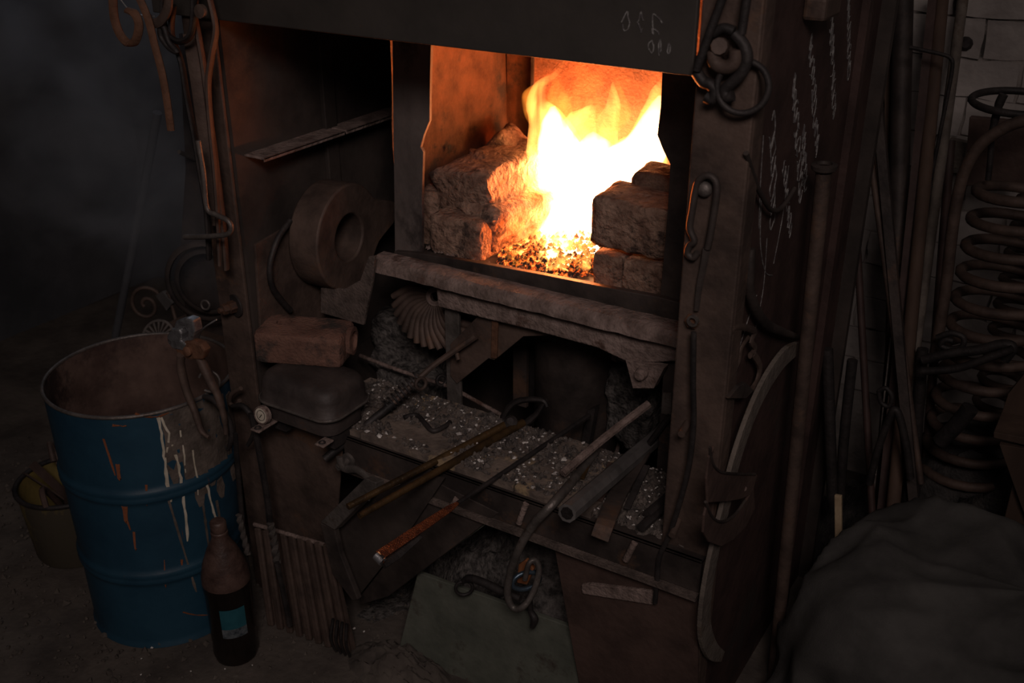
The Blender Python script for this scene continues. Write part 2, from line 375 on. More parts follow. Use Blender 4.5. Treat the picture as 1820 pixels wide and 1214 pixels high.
# front beam and ledge
part(MB().box((-1.235, Y0-.018, .452), (-.475, Y0-.010, .517)).box((-1.235, Y0-.018, .511), (-.475, Y0+.03, .517)), 'front_beam', M['steel'], bevel=.002)
part(MB().box((-1.50, Y0+.012, .495), (XR-.01, 1.585, .508)), 'ledge_plate', M['steel'])
part(MB().lathe([(.016, 0), (.016, .006), (.009, .008), (.009, .03), (.006, .034), (0, .034)], at(622, 816, Y=Y0-.018), (-.15, -1, -.15), 14), 'bolt', M['grey'], smooth=35)
rt = random.Random(3)
xe = [-1.335, -1.20, -1.02, -.845, -.685]
for i in range(4):
    mb = MB().box((xe[i]+.002, Y0-.006, .509), (xe[i+1]-.002, 1.572, .530+rt.uniform(-.003, .003))); mb.sub(7); mb.rough(.0024, 40, i*9)
    part(mb, 'tile', M['tile'], smooth=45)
# front plates below the beam
part(poly([at(x, y, Y=Y0-.006) for x, y in ((985, 972), (1240, 1045), (1240, 1330), (1050, 1330))], (0, .006, 0)), 'front_plate', M['leather'], bevel=.001)
part(poly([at(x, y, Y=Y0-.014) for x, y in ((1032, 1040), (1050, 1038), (1163, 1052), (1160, 1076), (1035, 1056))], (0, .008, 0)), 'plate_strip', M['dust'], bevel=.002)
part(poly([at(x, y, Y=Y0-.002) for x, y in ((490, 742), (610, 775), (596, 960), (590, 1100), (500, 1080), (455, 780))], (0, .004, 0)), 'apron_plate', M['steel2'], bevel=.001)
# bolts and pins on the posts
def bolt(p, ax, r, l, m, name='bolt', washer=0):
    mb = MB()
    ax = Vector(ax).normalized()
    if washer: part(MB().lathe([(r*.6, 0), (washer, 0), (washer, .004), (r*.6, .004)], p, ax, 24, closed=True), 'washer', M['dark'], smooth=35)
    mb.lathe([(r, .003), (r*1.06, .006), (r, l*.45), (r*.8, l*.47), (r*.8, l*.52), (r*.95, l*.54), (r*.9, l*.8), (r*.5, l*.82), (r*.45, l), (0, l)], p, ax, 6)
    return part(mb, name, m, smooth=25)
bolt(at(420, 543, Y=Y0), (-.25, -1, 0), .0125, .040, M['rust'], washer=.024)
bolt(at(1233, 569, Y=Y0), (-.1, -1, 0), .012, .012, M['rust'])
part(MB().lathe([(.009, 0), (.009, .006), (.0055, .006), (.0055, 0)], at(1233, 569, Y=Y0-.012), (0, -1, 0), 16, closed=True), 'nut_ring', M['grey'], smooth=35)
for (x, y, x2, y2) in ((1222, 752, 1211, 772), (1206, 925, 1194, 952)):
    part(MB().tube([at(x, y, Y=Y0), at(x2, y2, Y=Y0-.035)], .006, 10), 'pin', M['steel2'], smooth=40)
part(MB().tube([at(1288, 85, Y=Y0+.0), at(1280, 84, Y=Y0-.01), at(1278, 82, Y=Y0-.03)], [.018, .014, .011], 10), 'pin', M['steel2'], smooth=40)
# chalk scrawl: thin strokes lying on the sheet
rc = random.Random(11)
def scrawl(name, f, rows, parent=sp):
    for (u0, v0, du, dv, size, n_) in rows:
        mb = MB()
        for k in range(n_):
            u, v = u0+du*k/n_, v0+dv*k/n_; pts = []
            ph = rc.uniform(0, 6); sq = rc.uniform(.4, 1.1)
            for q in range(9):
                a = ph+q*rc.uniform(.55, .8); rr = size*(.5+.5*rc.random())
                pts.append((u+math.cos(a)*rr*.5*sq, v+math.sin(a)*rr))
            P3 = spline([f(*p) for p in pts], 4)
            mb.tube(P3, .0009, 4)
        o = part(mb, name, M['chalk'], parent); o['kind'] = 'stuff'
scrawl('chalk_writing', lambda u, v: Vector((XR+.0008, u, v)), [(1.84, 1.36, .08, -.16, .018, 9), (1.76, 1.32, .10, -.18, .020, 9), (1.66, 1.30, .12, -.20, .022, 11), (1.60, 1.25, .12, -.22, .024, 10), (1.60, 1.12, .08, -.14, .018, 8), (1.52, 1.20, .06, -.18, .030, 6), (1.68, 1.16, .06, -.12, .020, 6)])
mb = MB()
for pts in ([(1.50, 1.10), (1.52, 1.02), (1.56, .96), (1.60, .94)], [(1.55, 1.02), (1.56, .93), (1.54, .86)], [(1.47, .86), (1.50, .90), (1.53, .93)], [(1.60, .96), (1.62, 1.04), (1.62, 1.12)], [(1.48, 1.20), (1.49, 1.12), (1.505, 1.05)]):
    part(MB().tube(spline([Vector((XR+.0008, a, b)) for a, b in pts], 6), .0007, 4), 'chalk_line', M['chalk'], sp)
scrawl('chalk_writing', lambda u, v: Vector((u, Y0-.0128, v)), [(-.66, 1.36, .07, .0, .018, 3), (-.62, 1.33, .04, .0, .012, 3), (-.61, 1.41, .04, .01, .012, 2)])

# drifting smoke in the gloom left of the forge
sm = bpy.data.materials.new('thin_smoke'); sm.use_nodes = True; nt = sm.node_tree; N = nt.nodes; N.remove(N['Principled BSDF'])
vs_ = N.new('ShaderNodeVolumeScatter'); vs_.inputs['Color'].default_value = (.8, .85, .95, 1)
tc = N.new('ShaderNodeTexCoord'); nn = N.new('ShaderNodeTexNoise'); nn.inputs['Scale'].default_value = 3.4; nn.inputs['Detail'].default_value = 5; nn.inputs['Distortion'].default_value = 1.2
mr = N.new('ShaderNodeMapRange'); mr.inputs[1].default_value = .47; mr.inputs[2].default_value = .62; mr.inputs[3].default_value = .06; mr.inputs[4].default_value = .85
nt.links.new(tc.outputs['Object'], nn.inputs['Vector']); nt.links.new(nn.outputs['Fac'], mr.inputs[0]); nt.links.new(mr.outputs[0], vs_.inputs['Density']); nt.links.new(vs_.outputs[0], N['Material Output'].inputs['Volume'])
tag(MB().box((-3.2, 1.50, .62), (-1.66, 2.5, 2.1)).build('smoke', sm), 'thin bluish smoke drifting beside the forge above the drum', 'smoke', kind='stuff')

part(MB().box((XR, 1.60, 1.345), (XR+.035, 1.68, 1.38)), 'side_lug', M['steel2'], bevel=.006)

lipm = MB().box((-1.235, Y0-.032, .444), (-.475, Y0-.010, .452)); lipm.sub(6); lipm.rough(.0012, 60, 4); part(lipm, 'beam_lip', M['dust2'], smooth=50)

# ================================================================ FIREBRICKS, COALS AND FIRE
def rock(name, label, cat, c, size, rz, m, amp=.006, seed=0, tilt=(0, 0), group=None, sub=9, sc_=26, ex=9):
    mb = MB().box((-size[0]/2, -size[1]/2, -size[2]/2), (size[0]/2, size[1]/2, size[2]/2)); mb.sub(sub)
    # round the corners
    out = []
    for v in mb.v:
        n_ = Vector((v[0]/(size[0]/2), v[1]/(size[1]/2), v[2]/(size[2]/2))); q = (abs(n_.x)**ex+abs(n_.y)**ex+abs(n_.z)**ex)**(1/ex)
        out.append(tuple(Vector(v)/max(1, q)))
    mb.v = out
    rot = Matrix.Rotation(rz, 3, 'Z') @ Matrix.Rotation(tilt[0], 3, 'X') @ Matrix.Rotation(tilt[1], 3, 'Y')
    mb.v = [tuple(rot @ Vector(v)+Vector(c)) for v in mb.v]; mb.rough(amp, sc_, seed); mb.rough(amp*.35, sc_*4, seed+5)
    lo = min(v[2] for v in mb.v)
    o = mb.build(name, m, smooth=50); return tag(o, label, cat, group)
def fx(x, y, Y): return at(x, y, Y=Y)
def on(x, y, z, dy=0): p = at(x, y, Z=z); return p
# left pile
BK = M['brick']
c = fx(815, 432, 1.655); rock('firebrick', 'long burnt firebrick lying at the front of the left pile beside the flames', 'brick', (c.x-.010, c.y+.090, HZ+.042), (.128, .20, .086), R(2), BK, .004, 1, ex=12)
rock('firebrick', 'small upright firebrick piece wedged against the left jamb', 'brick', fx(770, 372, 1.72)+Vector((0, .0, -.02)), (.045, .06, .13), R(15), BK, .005, 2)
c = fx(842, 330, 1.76); rock('firebrick', 'big rough firebrick crusted with ash, on top of the left pile', 'brick', (c.x+.012, c.y+.07, HZ+.127), (.150, .26, .090), R(-4), BK, .009, 3, (R(3), R(-7)), ex=9)
c = fx(897, 262, 1.93); rock('firebrick', 'pale wedge of firebrick peaking behind the left pile', 'brick', (c.x+.010, c.y, c.z-.040), (.13, .09, .13), R(12), BK, .005, 4, (R(4), R(40)), ex=12)
rock('firebrick', 'small crumbled brick chip behind the left pile by the rusty side wall', 'brick', fx(846, 272, 1.86)+Vector((0, 0, -.004)), (.03, .03, .022), R(30), BK, .004, 6)
rock('firebrick', 'glowing firebrick at the heart of the left pile, facing the flames', 'brick', Vector((fx(886, 420, 1.76).x, 1.80, HZ+.055)), (.105, .22, .11), R(-8), BK, .010, 7, (0, R(14)))
rock('firebrick', 'crumbling lump of firebrick leaning out of the left pile into the flames', 'brick', Vector((fx(885, 350, 1.84).x, 1.87, HZ+.115)), (.09, .16, .10), R(-10), BK, .010, 17, (0, R(20)))
# right pile
c = fx(1116, 400, 1.665); rock('firebrick', 'thick firebrick with a bulging top on the right of the fire', 'brick', (c.x, c.y+.055, c.z-.006), (.160, .115, .098), R(2), BK, .005, 8, (R(2), R(2)), ex=10)
c = fx(1082, 487, 1.665); rock('firebrick', 'lower firebrick under the thick one, left of the crack', 'brick', (c.x-.003, c.y+.055, HZ+.030), (.062, .12, .084), R(1), BK, .003, 9, ex=14)
c = fx(1143, 492, 1.665); rock('firebrick', 'lower firebrick under the thick one, right of the crack', 'brick', (c.x-.000, c.y+.055, HZ+.030), (.086, .12, .083), R(2), BK, .003, 10, ex=14)
c = fx(1165, 322, 1.80); rock('firebrick', 'dark rounded firebrick behind the thick one on the right', 'brick', (c.x+.01, c.y+.01, c.z-.05), (.10, .09, .15), R(8), BK, .007, 11)
# ash and crumbs along the sill
mb = MB(); rs = random.Random(8)
def chip(mb, p, s, rnd, flat=.5):
    vs = []
    rot = Matrix.Rotation(rnd.uniform(0, 6.3), 3, 'Z') @ Matrix.Rotation(rnd.uniform(-.5, .5), 3, 'X')
    for k in range(5):
        a = 2*math.pi*k/5+rnd.uniform(-.3, .3); rr = s*rnd.uniform(.6, 1.2); vs.append(Vector(p)+rot @ Vector((rr*math.cos(a), rr*math.sin(a), -s*flat*.3)))
    vs.append(Vector(p)+rot @ Vector((0, 0, s*flat)))
    mb.add(vs, [(4, 3, 2, 1, 0)]+[(k, (k+1) % 5, 5) for k in range(5)])
for k in range(260):
    u = rs.random(); x = -1.24+.62*u; chip(mb, (x, YH+.004+rs.uniform(0, .035), HZ+.003+rs.uniform(0, .01)), rs.uniform(.002, .006), rs, .8)
tag(mb.build('brick_crumbs', M['dust']), 'ash and brick crumbs along the sill of the fire', 'rubble', kind='stuff')
# coal bed
mb = MB(); rs = random.Random(9)
cx0, cy0 = fx(985, 460, 1.75).x, 1.79
for k in range(2000):
    a = rs.uniform(0, 6.3); q = math.sqrt(rs.random()); x = cx0+.0+math.cos(a)*q*.125; y = cy0+.01+math.sin(a)*q*.17
    hgt = .028*(1-q*q)
    if not (-1.25 < x < -.70 and y > YH+.012): continue
    chip(mb, (x, y, HZ+.004+hgt*rs.uniform(.2, 1)), rs.uniform(.003, .008), rs, .9)
tag(mb.build('glowing_coals', M['ember']), 'bed of glowing coals under the flames', 'embers', kind='stuff')
# fire
FM1 = flame_mat('flame_core', (1.0, .52, .26), 190, .30, .50)
FM2 = flame_mat('flame_body', (1.0, .38, .075), 105, .38, .60)
FM3 = flame_mat('flame_tip', (1.0, .27, .03), 45, .40, .66)
FY = 1.90
cx0 = fx(1000, 430, FY).x
FIRE = thing('fire', 'tall yellow and white flames leaping between the firebricks', 'fire', (cx0, FY, HZ))
def fpt(x, y, Y):
    p = at(x, y, Y=Y)
    return p if p.z > HZ+.012 else at(x, y, Z=HZ+.012)
def tongue(name, pts, mt, dy=0, flat=.9, seed=0, amp=.009):
    Y = FY+dy
    P3 = spline([fpt(x, y, Y) for x, y, r in pts], 5); rr = spline([(r, 0, 0) for x, y, r in pts], 5)
    k = (at(pts[0][0], pts[0][1], Y=Y)-CAM).length/1.97e3
    mb = MB().tube(P3, [max(.0006, v.x*k) for v in rr], 14, flat=flat, wdir=RT); mb.rough(amp, 13, seed)
    return mb.build(name, mt, FIRE, smooth=80)
tongue('flame_core', [(1000, 462, 26), (1003, 420, 46), (1005, 370, 54), (1000, 310, 50), (992, 255, 36), (985, 215, 20), (980, 185, 5)], FM1, 0, .5, 1)
tongue('flame_core', [(1018, 448, 30), (1025, 405, 58), (1040, 350, 78), (1055, 300, 66), (1050, 262, 34), (1046, 240, 6)], FM1, .03, .35, 21)
tongue('flame_body', [(925, 455, 16), (935, 415, 36), (955, 370, 44), (970, 330, 30), (975, 300, 5)], FM2, -.06, .4, 22)
tongue('flame_core', [(1040, 452, 22), (1055, 395, 50), (1080, 345, 60), (1115, 300, 55), (1150, 265, 42), (1165, 215, 22), (1174, 170, 5)], FM1, .02, .4, 2)
tongue('flame_body', [(985, 470, 30), (995, 400, 62), (1000, 320, 66), (985, 255, 48), (968, 212, 32), (952, 180, 18), (962, 150, 9), (985, 128, 5), (1003, 106, 1)], FM2, -.03, .5, 3)
tongue('flame_body', [(1045, 420, 25), (1080, 350, 55), (1120, 300, 60), (1155, 255, 44), (1165, 200, 26), (1176, 158, 12), (1185, 128, 2)], FM2, .01, .4, 4)
tongue('flame_body', [(1030, 380, 34), (1050, 300, 38), (1070, 245, 27), (1090, 195, 17), (1090, 165, 9), (1087, 143, 2)], FM2, .01, .5, 5)
tongue('flame_body', [(1010, 340, 44), (1020, 260, 46), (1032, 222, 34), (1046, 200, 18), (1056, 184, 4)], FM2, 0, .5, 6)
tongue('flame_tip', [(955, 230, 8), (946, 200, 16), (944, 175, 15), (955, 155, 9), (972, 146, 3)], FM3, -.03, .6, 7)
tongue('flame_tip', [(1068, 250, 12), (1096, 210, 24), (1092, 170, 15), (1086, 140, 2)], FM3, -.01, .6, 8)
tongue('flame_tip', [(985, 260, 28), (990, 200, 28), (985, 165, 16), (980, 140, 3)], FM3, -.01, .6, 9)
tongue('flame_tip', [(925, 470, 14), (925, 430, 30), (935, 380, 30), (945, 340, 18), (955, 310, 3)], FM3, -.10, .4, 10)
tongue('flame_tip', [(990, 480, 22), (1000, 455, 40), (1015, 435, 26), (1030, 425, 3)], FM2, -.14, .4, 11)
tongue('flame_tip', [(1035, 480, 12), (1040, 440, 16), (1046, 405, 10), (1050, 380, 2)], FM2, -.12, .4, 12)
for k, (x, y, r, h_) in enumerate([(905, 462, 9, 34), (930, 455, 12, 48), (950, 468, 10, 30), (968, 448, 14, 50), (992, 470, 9, 34), (1012, 460, 13, 44), (1032, 470, 8, 40), (1044, 450, 8, 46)]):
    tongue('flame_lick', [(x, y, r*.5), (x+2, y-h_*.35, r), (x-1, y-h_*.7, r*.6), (x+3, y-h_, 1)], FM2 if k % 2 else FM3, -.02, .6, 40+k, .004)
RED = (1, .19, .032)
glow(fpt(985, 350, FY+.02), 20, RED); glow(fpt(985, 285, FY+.02), 17, RED); glow(fpt(1110, 290, FY+.04), .5, RED); glow(fpt(960, 400, FY)+Vector((0, 0, .04)), 6, RED, .02); glow(Vector((fx(992, 430, 1.77).x, 1.77, HZ+.045)), 4.5, (1, .2, .035), .03)

# ================================================================ LEFT OF THE FORGE
def cut(o, mb):
    c = mb.build('cutter', M['dark'], keep=True); c.location -= wloc(o) - Vector((0, 0, 0)) if o.parent is None else Vector((0, 0, 0))
    c.location = (0, 0, 0)
    md = o.modifiers.new('hole', 'BOOLEAN'); md.operation = 'DIFFERENCE'; md.object = c; md.solver = 'FAST'
    bpy.context.view_layer.update(); dg = bpy.context.evaluated_depsgraph_get()
    me = bpy.data.meshes.new_from_object(o.evaluated_get(dg)); o.modifiers.clear(); o.data = me
    me.polygons.foreach_set('use_smooth', [True]*len(me.polygons)); me.set_sharp_from_angle(angle=R(40))
    bpy.data.objects.remove(c)
def one(mb, name, m, label, cat, group=None, kind=None, **k): return tag(mb.build(name, m, **k), label, cat, group, kind)
# blue drum
DT, DB = Vector((-1.740, 1.298, .55)), Vector((-1.695, 1.248, 0))
D = thing('steel_drum', 'open blue steel drum with rusty rim, brown stain and cream paint drips', 'drum', DB)
def drum_c(z): return DB.lerp(DT, z/.55)
def drum_r(z): return .168+(.196-.168)*z/.55
def drum_shell(zs, seg=56, dr=lambda z: 0):
    vs = []; fs = []
    for z in zs:
        c = drum_c(z)
        for k in range(seg):
            a = 2*math.pi*k/seg; r = drum_r(z)+dr(z)+.0012*noise.noise(Vector((math.cos(a)*3, math.sin(a)*3, z*9)))
            vs.append((c.x+r*math.cos(a), c.y+r*math.sin(a), z))
    for i in range(len(zs)-1):
        for k in range(seg): l = (k+1) % seg; fs.append((i*seg+k, i*seg+l, (i+1)*seg+l, (i+1)*seg+k))
    return MB().add(vs, fs)
hoop = lambda z: .006*math.exp(-((z-.36)/.007)**2)+.006*math.exp(-((z-.375)/.007)**2)+.006*math.exp(-((z-.165)/.007)**2)+.006*math.exp(-((z-.18)/.007)**2)+.004*math.exp(-(z/.008)**2)
drum_shell([i*.55/110 for i in range(111)], dr=hoop).build('shell', M['blue'], D, smooth=60)
drum_shell([.012+i*.538/40 for i in range(41)], dr=lambda z: -.004).build('inner_wall', M['drum_in'], D, smooth=60)
MB().lathe([(.163, .013), (0, .013)], drum_c(.0), (0, 0, 1), 40).build('bottom', M['drum_in'], D)
MB().tube(ring_pts(DT, .1955, (0, 0, 1), 64), .0042, 8, closed=True).build('rim', M['grey'], D, smooth=80)
def on_drum(x, y, off=.0012):
    # point of the drum's flank that a sight line meets
    lo, hi = 1.0, 2.6; d = ray(x, y)
    for k in range(400):
        t = 1.2+k*.003; p = CAM+d*t
        if p.z < 0: break
        c = drum_c(p.z)
        if (Vector((p.x, p.y, 0))-Vector((c.x, c.y, 0))).length <= drum_r(p.z)+off: return p
    return None
rd = random.Random(4)
def drip(name, m, pts, wpx, dr=.0016):
    P3 = [on_drum(x, y, dr) for x, y in pts]; P3 = [p for p in P3 if p]
    if len(P3) < 2: return
    outw = (P3[0]-drum_c(P3[0].z)); outw.z = 0; t = Vector((-outw.y, outw.x, 0))
    n = len(P3); ws = [wpx*.0011*(.6+.6*rd.random()) for _ in P3]; ws[-1] = wpx*.0005
    MB().ribbon(P3, ws, .0016, t).build(name, m, D, smooth=60)
M['cream'] = mat('cream_paint_drip', (.42, .37, .28), (.60, .54, .44), 40, .7, 0, .2)
M['brownstain'] = mat('brown_tar_stain', (.075, .06, .05), (.15, .12, .10), 22, .7, 0, .5, (.30, .25, .18), .68)
M['rustpaint'] = mat('rust_streak', (.20, .06, .025), (.28, .09, .035), 30, .8, 0, .3)
# stain patch with ragged lower edge
top = [(292+i*12.5, 722-i*3.4) for i in range(10)]
for i, (x, y) in enumerate(top):
    L_ = [130, 95, 150, 180, 160, 150, 175, 130, 150, 120][i]
    drip('stain', M['brownstain'], [(x+k*L_/10*.16, y+8+k*L_/10) for k in range(11)], 21, .0012)
for pts, w_ in (([(282, 742), (288, 780), (293, 820), (298, 860), (304, 892)], 6), ([(286, 742), (300, 770), (296, 810)], 4), ([(305, 790), (318, 830), (324, 870), (330, 915), (333, 962)], 5),
               ([(320, 760), (326, 800), (330, 840)], 3), ([(342, 800), (350, 850), (352, 880)], 3), ([(358, 830), (370, 870), (380, 910), (387, 936)], 4.5), ([(350, 735), (352, 760)], 3)):
    pp = []; 
    for a, b in zip(pts, pts[1:]):
        for q in range(4): pp.append((a[0]+(b[0]-a[0])*q/4+rd.uniform(-1, 1), a[1]+(b[1]-a[1])*q/4))
    drip('paint_drip', M['cream'], pp+[pts[-1]], w_, .0022)
for pts, w_ in (([(300, 890), (315, 940), (330, 990), (345, 1040), (349, 1052)], 5), ([(360, 890), (368, 940), (372, 980)], 5), ([(385, 890), (395, 940), (402, 990)], 5)):
    drip('stain_run', M['brownstain'], [(pts[0][0]+(pts[-1][0]-pts[0][0])*q/12, pts[0][1]+(pts[-1][1]-pts[0][1])*q/12) for q in range(13)], w_, .0018)
for pts, w_ in (([(184, 780), (193, 812), (205, 845)], 4), ([(209, 825), (215, 850)], 7), ([(216, 895), (226, 920), (232, 942)], 4), ([(222, 900), (226, 925)], 9), ([(240, 735), (262, 742), (300, 733)], 5), ([(200, 756), (225, 757)], 5), ([(292, 995), (296, 1040)], 2), ([(325, 1088), (350, 1093), (370, 1093)], 3), ([(238, 945), (243, 975)], 4), ([(260, 862), (262, 895)], 4), ([(323, 995), (324, 1010)], 4)):
    drip('rust_streak', M['rustpaint'], [(pts[0][0]+(pts[-1][0]-pts[0][0])*q/4, pts[0][1]+(pts[-1][1]-pts[0][1])*q/4+(pts[len(pts)//2][1]-(pts[0][1]+pts[-1][1])/2)*math.sin(q*math.pi/4)) for q in range(5)], w_, .0017)
# yellow bucket
bc = Vector((-2.04, 1.265, 0)); B = thing('bucket', 'small stained yellow bucket full of scrap iron behind the blue drum', 'bucket', bc)
MB().lathe([(.095, 0), (.100, .01), (.114, .185), (.112, .185), (.098, .012), (0, .008)], bc, (0, 0, 1), 36).build('bucket_body', M['yellow'], B, smooth=50)
MB().tube(ring_pts(bc+Vector((0, 0, .19)), .115, (0, 0, 1), 40), [.006], 8, closed=True).build('bucket_rim', M['dark'], B, smooth=80)
rbk = random.Random(6)
SL = ['bent scrap rod leaning on the drum side of the yellow bucket', 'broad rusty strip standing tallest at the back of the yellow bucket', 'scrap strip folded over the far rim of the yellow bucket', 'bent scrap rod pointing left out of the yellow bucket', 'dark scrap strip pressed to the left rim of the yellow bucket',
      'short rusty strip lying low in the yellow bucket', 'scrap rod curling over the near rim of the yellow bucket', 'rusty strip crossing the middle of the yellow bucket', 'narrow dark strip at the near right of the yellow bucket']
for k, (a, ln) in enumerate([(0, .22), (40, .18), (85, .2), (130, .17), (170, .2), (215, .16), (255, .19), (300, .18), (330, .15)]):
    b0 = bc+Vector((math.cos(R(a))*.05, math.sin(R(a))*.05, .02)); t0 = bc+Vector((math.cos(R(a+160))*.085, math.sin(R(a+160))*.085, .12+ln*.6))
    if k % 3: mb = MB().ribbon(spline([b0, (b0+t0)/2+Vector((.01, 0, .01)), t0], 5), .026, .004, (math.cos(a), math.sin(a), .3))
    else: mb = MB().tube(spline([b0, (b0+t0)/2, t0, t0+Vector((.03, -.02, -.03))], 5), .007, 8)
    one(mb, ['scrap_bar', 'scrap_strip'][k % 3 > 0], M['leather' if k % 2 else 'steel2'], SL[k], 'scrap', 'scrap iron in the yellow bucket', smooth=40)
# bottle
bp = Vector((-1.432, 1.190, 0)); Bt = thing('plastic_bottle', 'dark brown plastic bottle with a blue label standing before the blue drum', 'bottle', bp)
MB().lathe([(.030, 0), (.044, .004), (.0475, .02), (.046, .045), (.047, .06), (.047, .17), (.049, .185), (.0495, .20)], bp, (0, 0, 1), 32).build('bottle_body', M['bottle'], Bt, smooth=60)
MB().lathe([(.0495, .20), (.049, .215), (.043, .245), (.030, .28), (.018, .303), (.0155, .318)], bp, (0, 0, 1), 32).build('shoulder', M['dusty_bottle'], Bt, smooth=60)
MB().lathe([(.0175, .314), (.0175, .320), (.0155, .322), (.0165, .324), (.0165, .343), (.014, .346), (0, .346)], bp, (0, 0, 1), 24).build('cap', M['dusty_bottle'], Bt, smooth=40)
def band(r, z0, z1, a0, a1, n=20):
    vs = []; 
    for i in range(n+1):
        a = a0+(a1-a0)*i/n; vs += [(bp.x+r*math.cos(a), bp.y+r*math.sin(a), z0), (bp.x+r*math.cos(a), bp.y+r*math.sin(a), z1)]
    return MB().add(vs, [(2*i, 2*i+2, 2*i+3, 2*i+1) for i in range(n)])
M['cyan'] = mat('blue_label', (.012, .075, .10), (.025, .12, .15), 12, .5, 0, 0)
M['labelw'] = mat('label_print', (.03, .04, .05), (.16, .18, .19), 60, .5, 0, 0)
af = math.atan2(-bp.y, -bp.x)
lb = band(.0478, .105, .155, af-.50, af+.62).build('label', M['cyan'], Bt, smooth=60)
band(.0479, .082, .105, af-.50, af+.62).build('label_print', M['labelw'], lb, smooth=60)
# big nippers leaning in the drum
def pz(x, y, z): return at(x, y, Z=z)
NY = 1.235
N_ = thing('nippers', 'large blacksmith nippers with bright jaws leaning upright against the drum rim', 'tongs', at(372, 772, Y=NY))
def nt(pts, r, name, m, flat=.6, Y=NY, p=N_, dy=0): 
    return MB().tube(spline([at(x, y, Y=Y+dy) for x, y in pts], 5), r, 10, flat=flat, wdir=FW).build(name, m, p, smooth=50)
M['nip'] = mat('bright_worn_jaw', (.24, .235, .24), (.45, .45, .46), 60, .34, .8, .3, (.12, .08, .07), .6)
def slab(pts, th, name, m, y, bev=.002): return MB().prism([at(a, b, Y=y) for a, b in pts], (0, th, 0)).build(name, m, N_, bevel=bev)
slab([(296, 598), (304, 585), (318, 586), (322, 594), (320, 606), (330, 612), (326, 624), (306, 620), (298, 610)], .022, 'jaw', M['nip'], NY-.004, .003)
slab([(308, 583), (312, 571), (330, 566), (342, 570), (346, 590), (340, 610), (332, 608), (334, 590), (328, 583), (318, 584)], .022, 'jaw', M['nip'], NY+.004, .003)
slab([(308, 616), (326, 608), (340, 606), (356, 612), (364, 624), (358, 640), (336, 640), (316, 632)], .018, 'joint', M['rust'], NY-.002, .004)
MB().lathe([(.010, 0), (.010, .005), (.006, .008), (0, .008)], at(335, 624, Y=NY-.004), (.1, -1, .2), 14).build('pivot', M['rust'], N_, smooth=40)
nt([(322, 630), (322, 655), (332, 695), (346, 730), (358, 765), (372, 778)], [.011, .012, .0115, .010, .009, .006], 'handle', M['steel2'], .7, dy=-.004)
nt([(350, 626), (362, 650), (376, 680), (388, 705), (398, 740), (402, 770)], [.013, .015, .014, .011, .009, .007], 'handle', M['steel2'], .7, dy=.012)
one(MB().tube(spline([at(x, y, Y=1.33) for x, y in ((352, 605), (357, 590), (366, 580), (385, 568))], 4), .0018, 6), 'wire_hook', M['wire'], 'thin bare wire running from the post bolt to the bright nippers', 'wire', smooth=60)
one(MB().tube(ring_pts(at(372, 678, Y=1.30), .022, (.5, -1, .2), 24, -120, 160), .003, 8), 'wire_ring', M['grey'], 'open wire ring hanging behind the nipper handles at the drum rim', 'ring', smooth=60)
# clamps and hooks hanging at the corner post
def tubepx(name, m, label, cat, pts, r, Y, flat=1.0, seg=8, group=None, n=5, wdir=None, parent=None):
    P3 = [at(p[0], p[1], Y=(p[2] if len(p) > 2 else Y)) for p in pts]
    mb = MB().tube(spline(P3, n), ([v.x for v in spline([(q, 0, 0) for q in r], n)] if isinstance(r, list) else r), seg, flat=flat, wdir=wdir)
    if parent: return mb.build(name, m, parent, smooth=50)
    return one(mb, name, m, label, cat, group, smooth=50)
tubepx('hook', M['steel2'], 'dark S-shaped hook hanging on the corner post above the drum', 'hook', [(428, 690), (412, 700), (408, 715), (418, 722), (426, 712)], .005, 1.34)
tubepx('clamp', M['dark'], 'black curved clamp hanging between the drum and the iron case', 'clamp', [(412, 722), (432, 722), (448, 742), (452, 768), (440, 792)], [.004, .006, .007, .006, .004], 1.33)
tubepx('clamp', M['dark'], 'black hooked clamp hanging just outside the drum rim', 'clamp', [(362, 705), (382, 712), (402, 740), (412, 775), (405, 800)], [.005, .007, .008, .007, .004], 1.27)
tubepx('iron_bar', M['dark'], 'black twisted iron bar standing against the blue drum', 'bar', [(418, 770), (424, 850), (430, 920), (436, 975), (442, 1030), (447, 1090)], .0065, 1.27, .6)
mb = MB(); P3 = [at(x, y, Y=1.30) for x, y in ((447, 735), (462, 810), (474, 880), (480, 930))]; mb.tube(spline(P3, 5), .009, 6, flat=.5)
IB = thing('fire_poker', 'twisted dark fire poker standing in front of the ribbed panel', 'poker', at(520, 1115, Y=1.27)); mb.build('shaft', M['dark'], IB, smooth=30)
P3 = spline([at(x, y, Y=1.295) for x, y in ((480, 930), (486, 960), (492, 1000))], 12); MB().tube(P3, .010, 4, flat=.75, twist=.35).build('twist', M['grey'], IB, smooth=20)
P3 = spline([at(x, y, Y=1.285) for x, y in ((492, 1000), (505, 1060), (515, 1112))], 5); MB().tube(P3, .006, 6).build('tip', M['dark'], IB, smooth=30)
P3 = spline([at(x, y, Y=1.26) for x, y in ((424, 915), (432, 950), (440, 985))], 12); one(MB().tube(P3, .008, 4, flat=.75, twist=.35), 'twisted_handle', M['grey'], 'short twisted grey handle beside the bottle cap', 'handle', smooth=20)
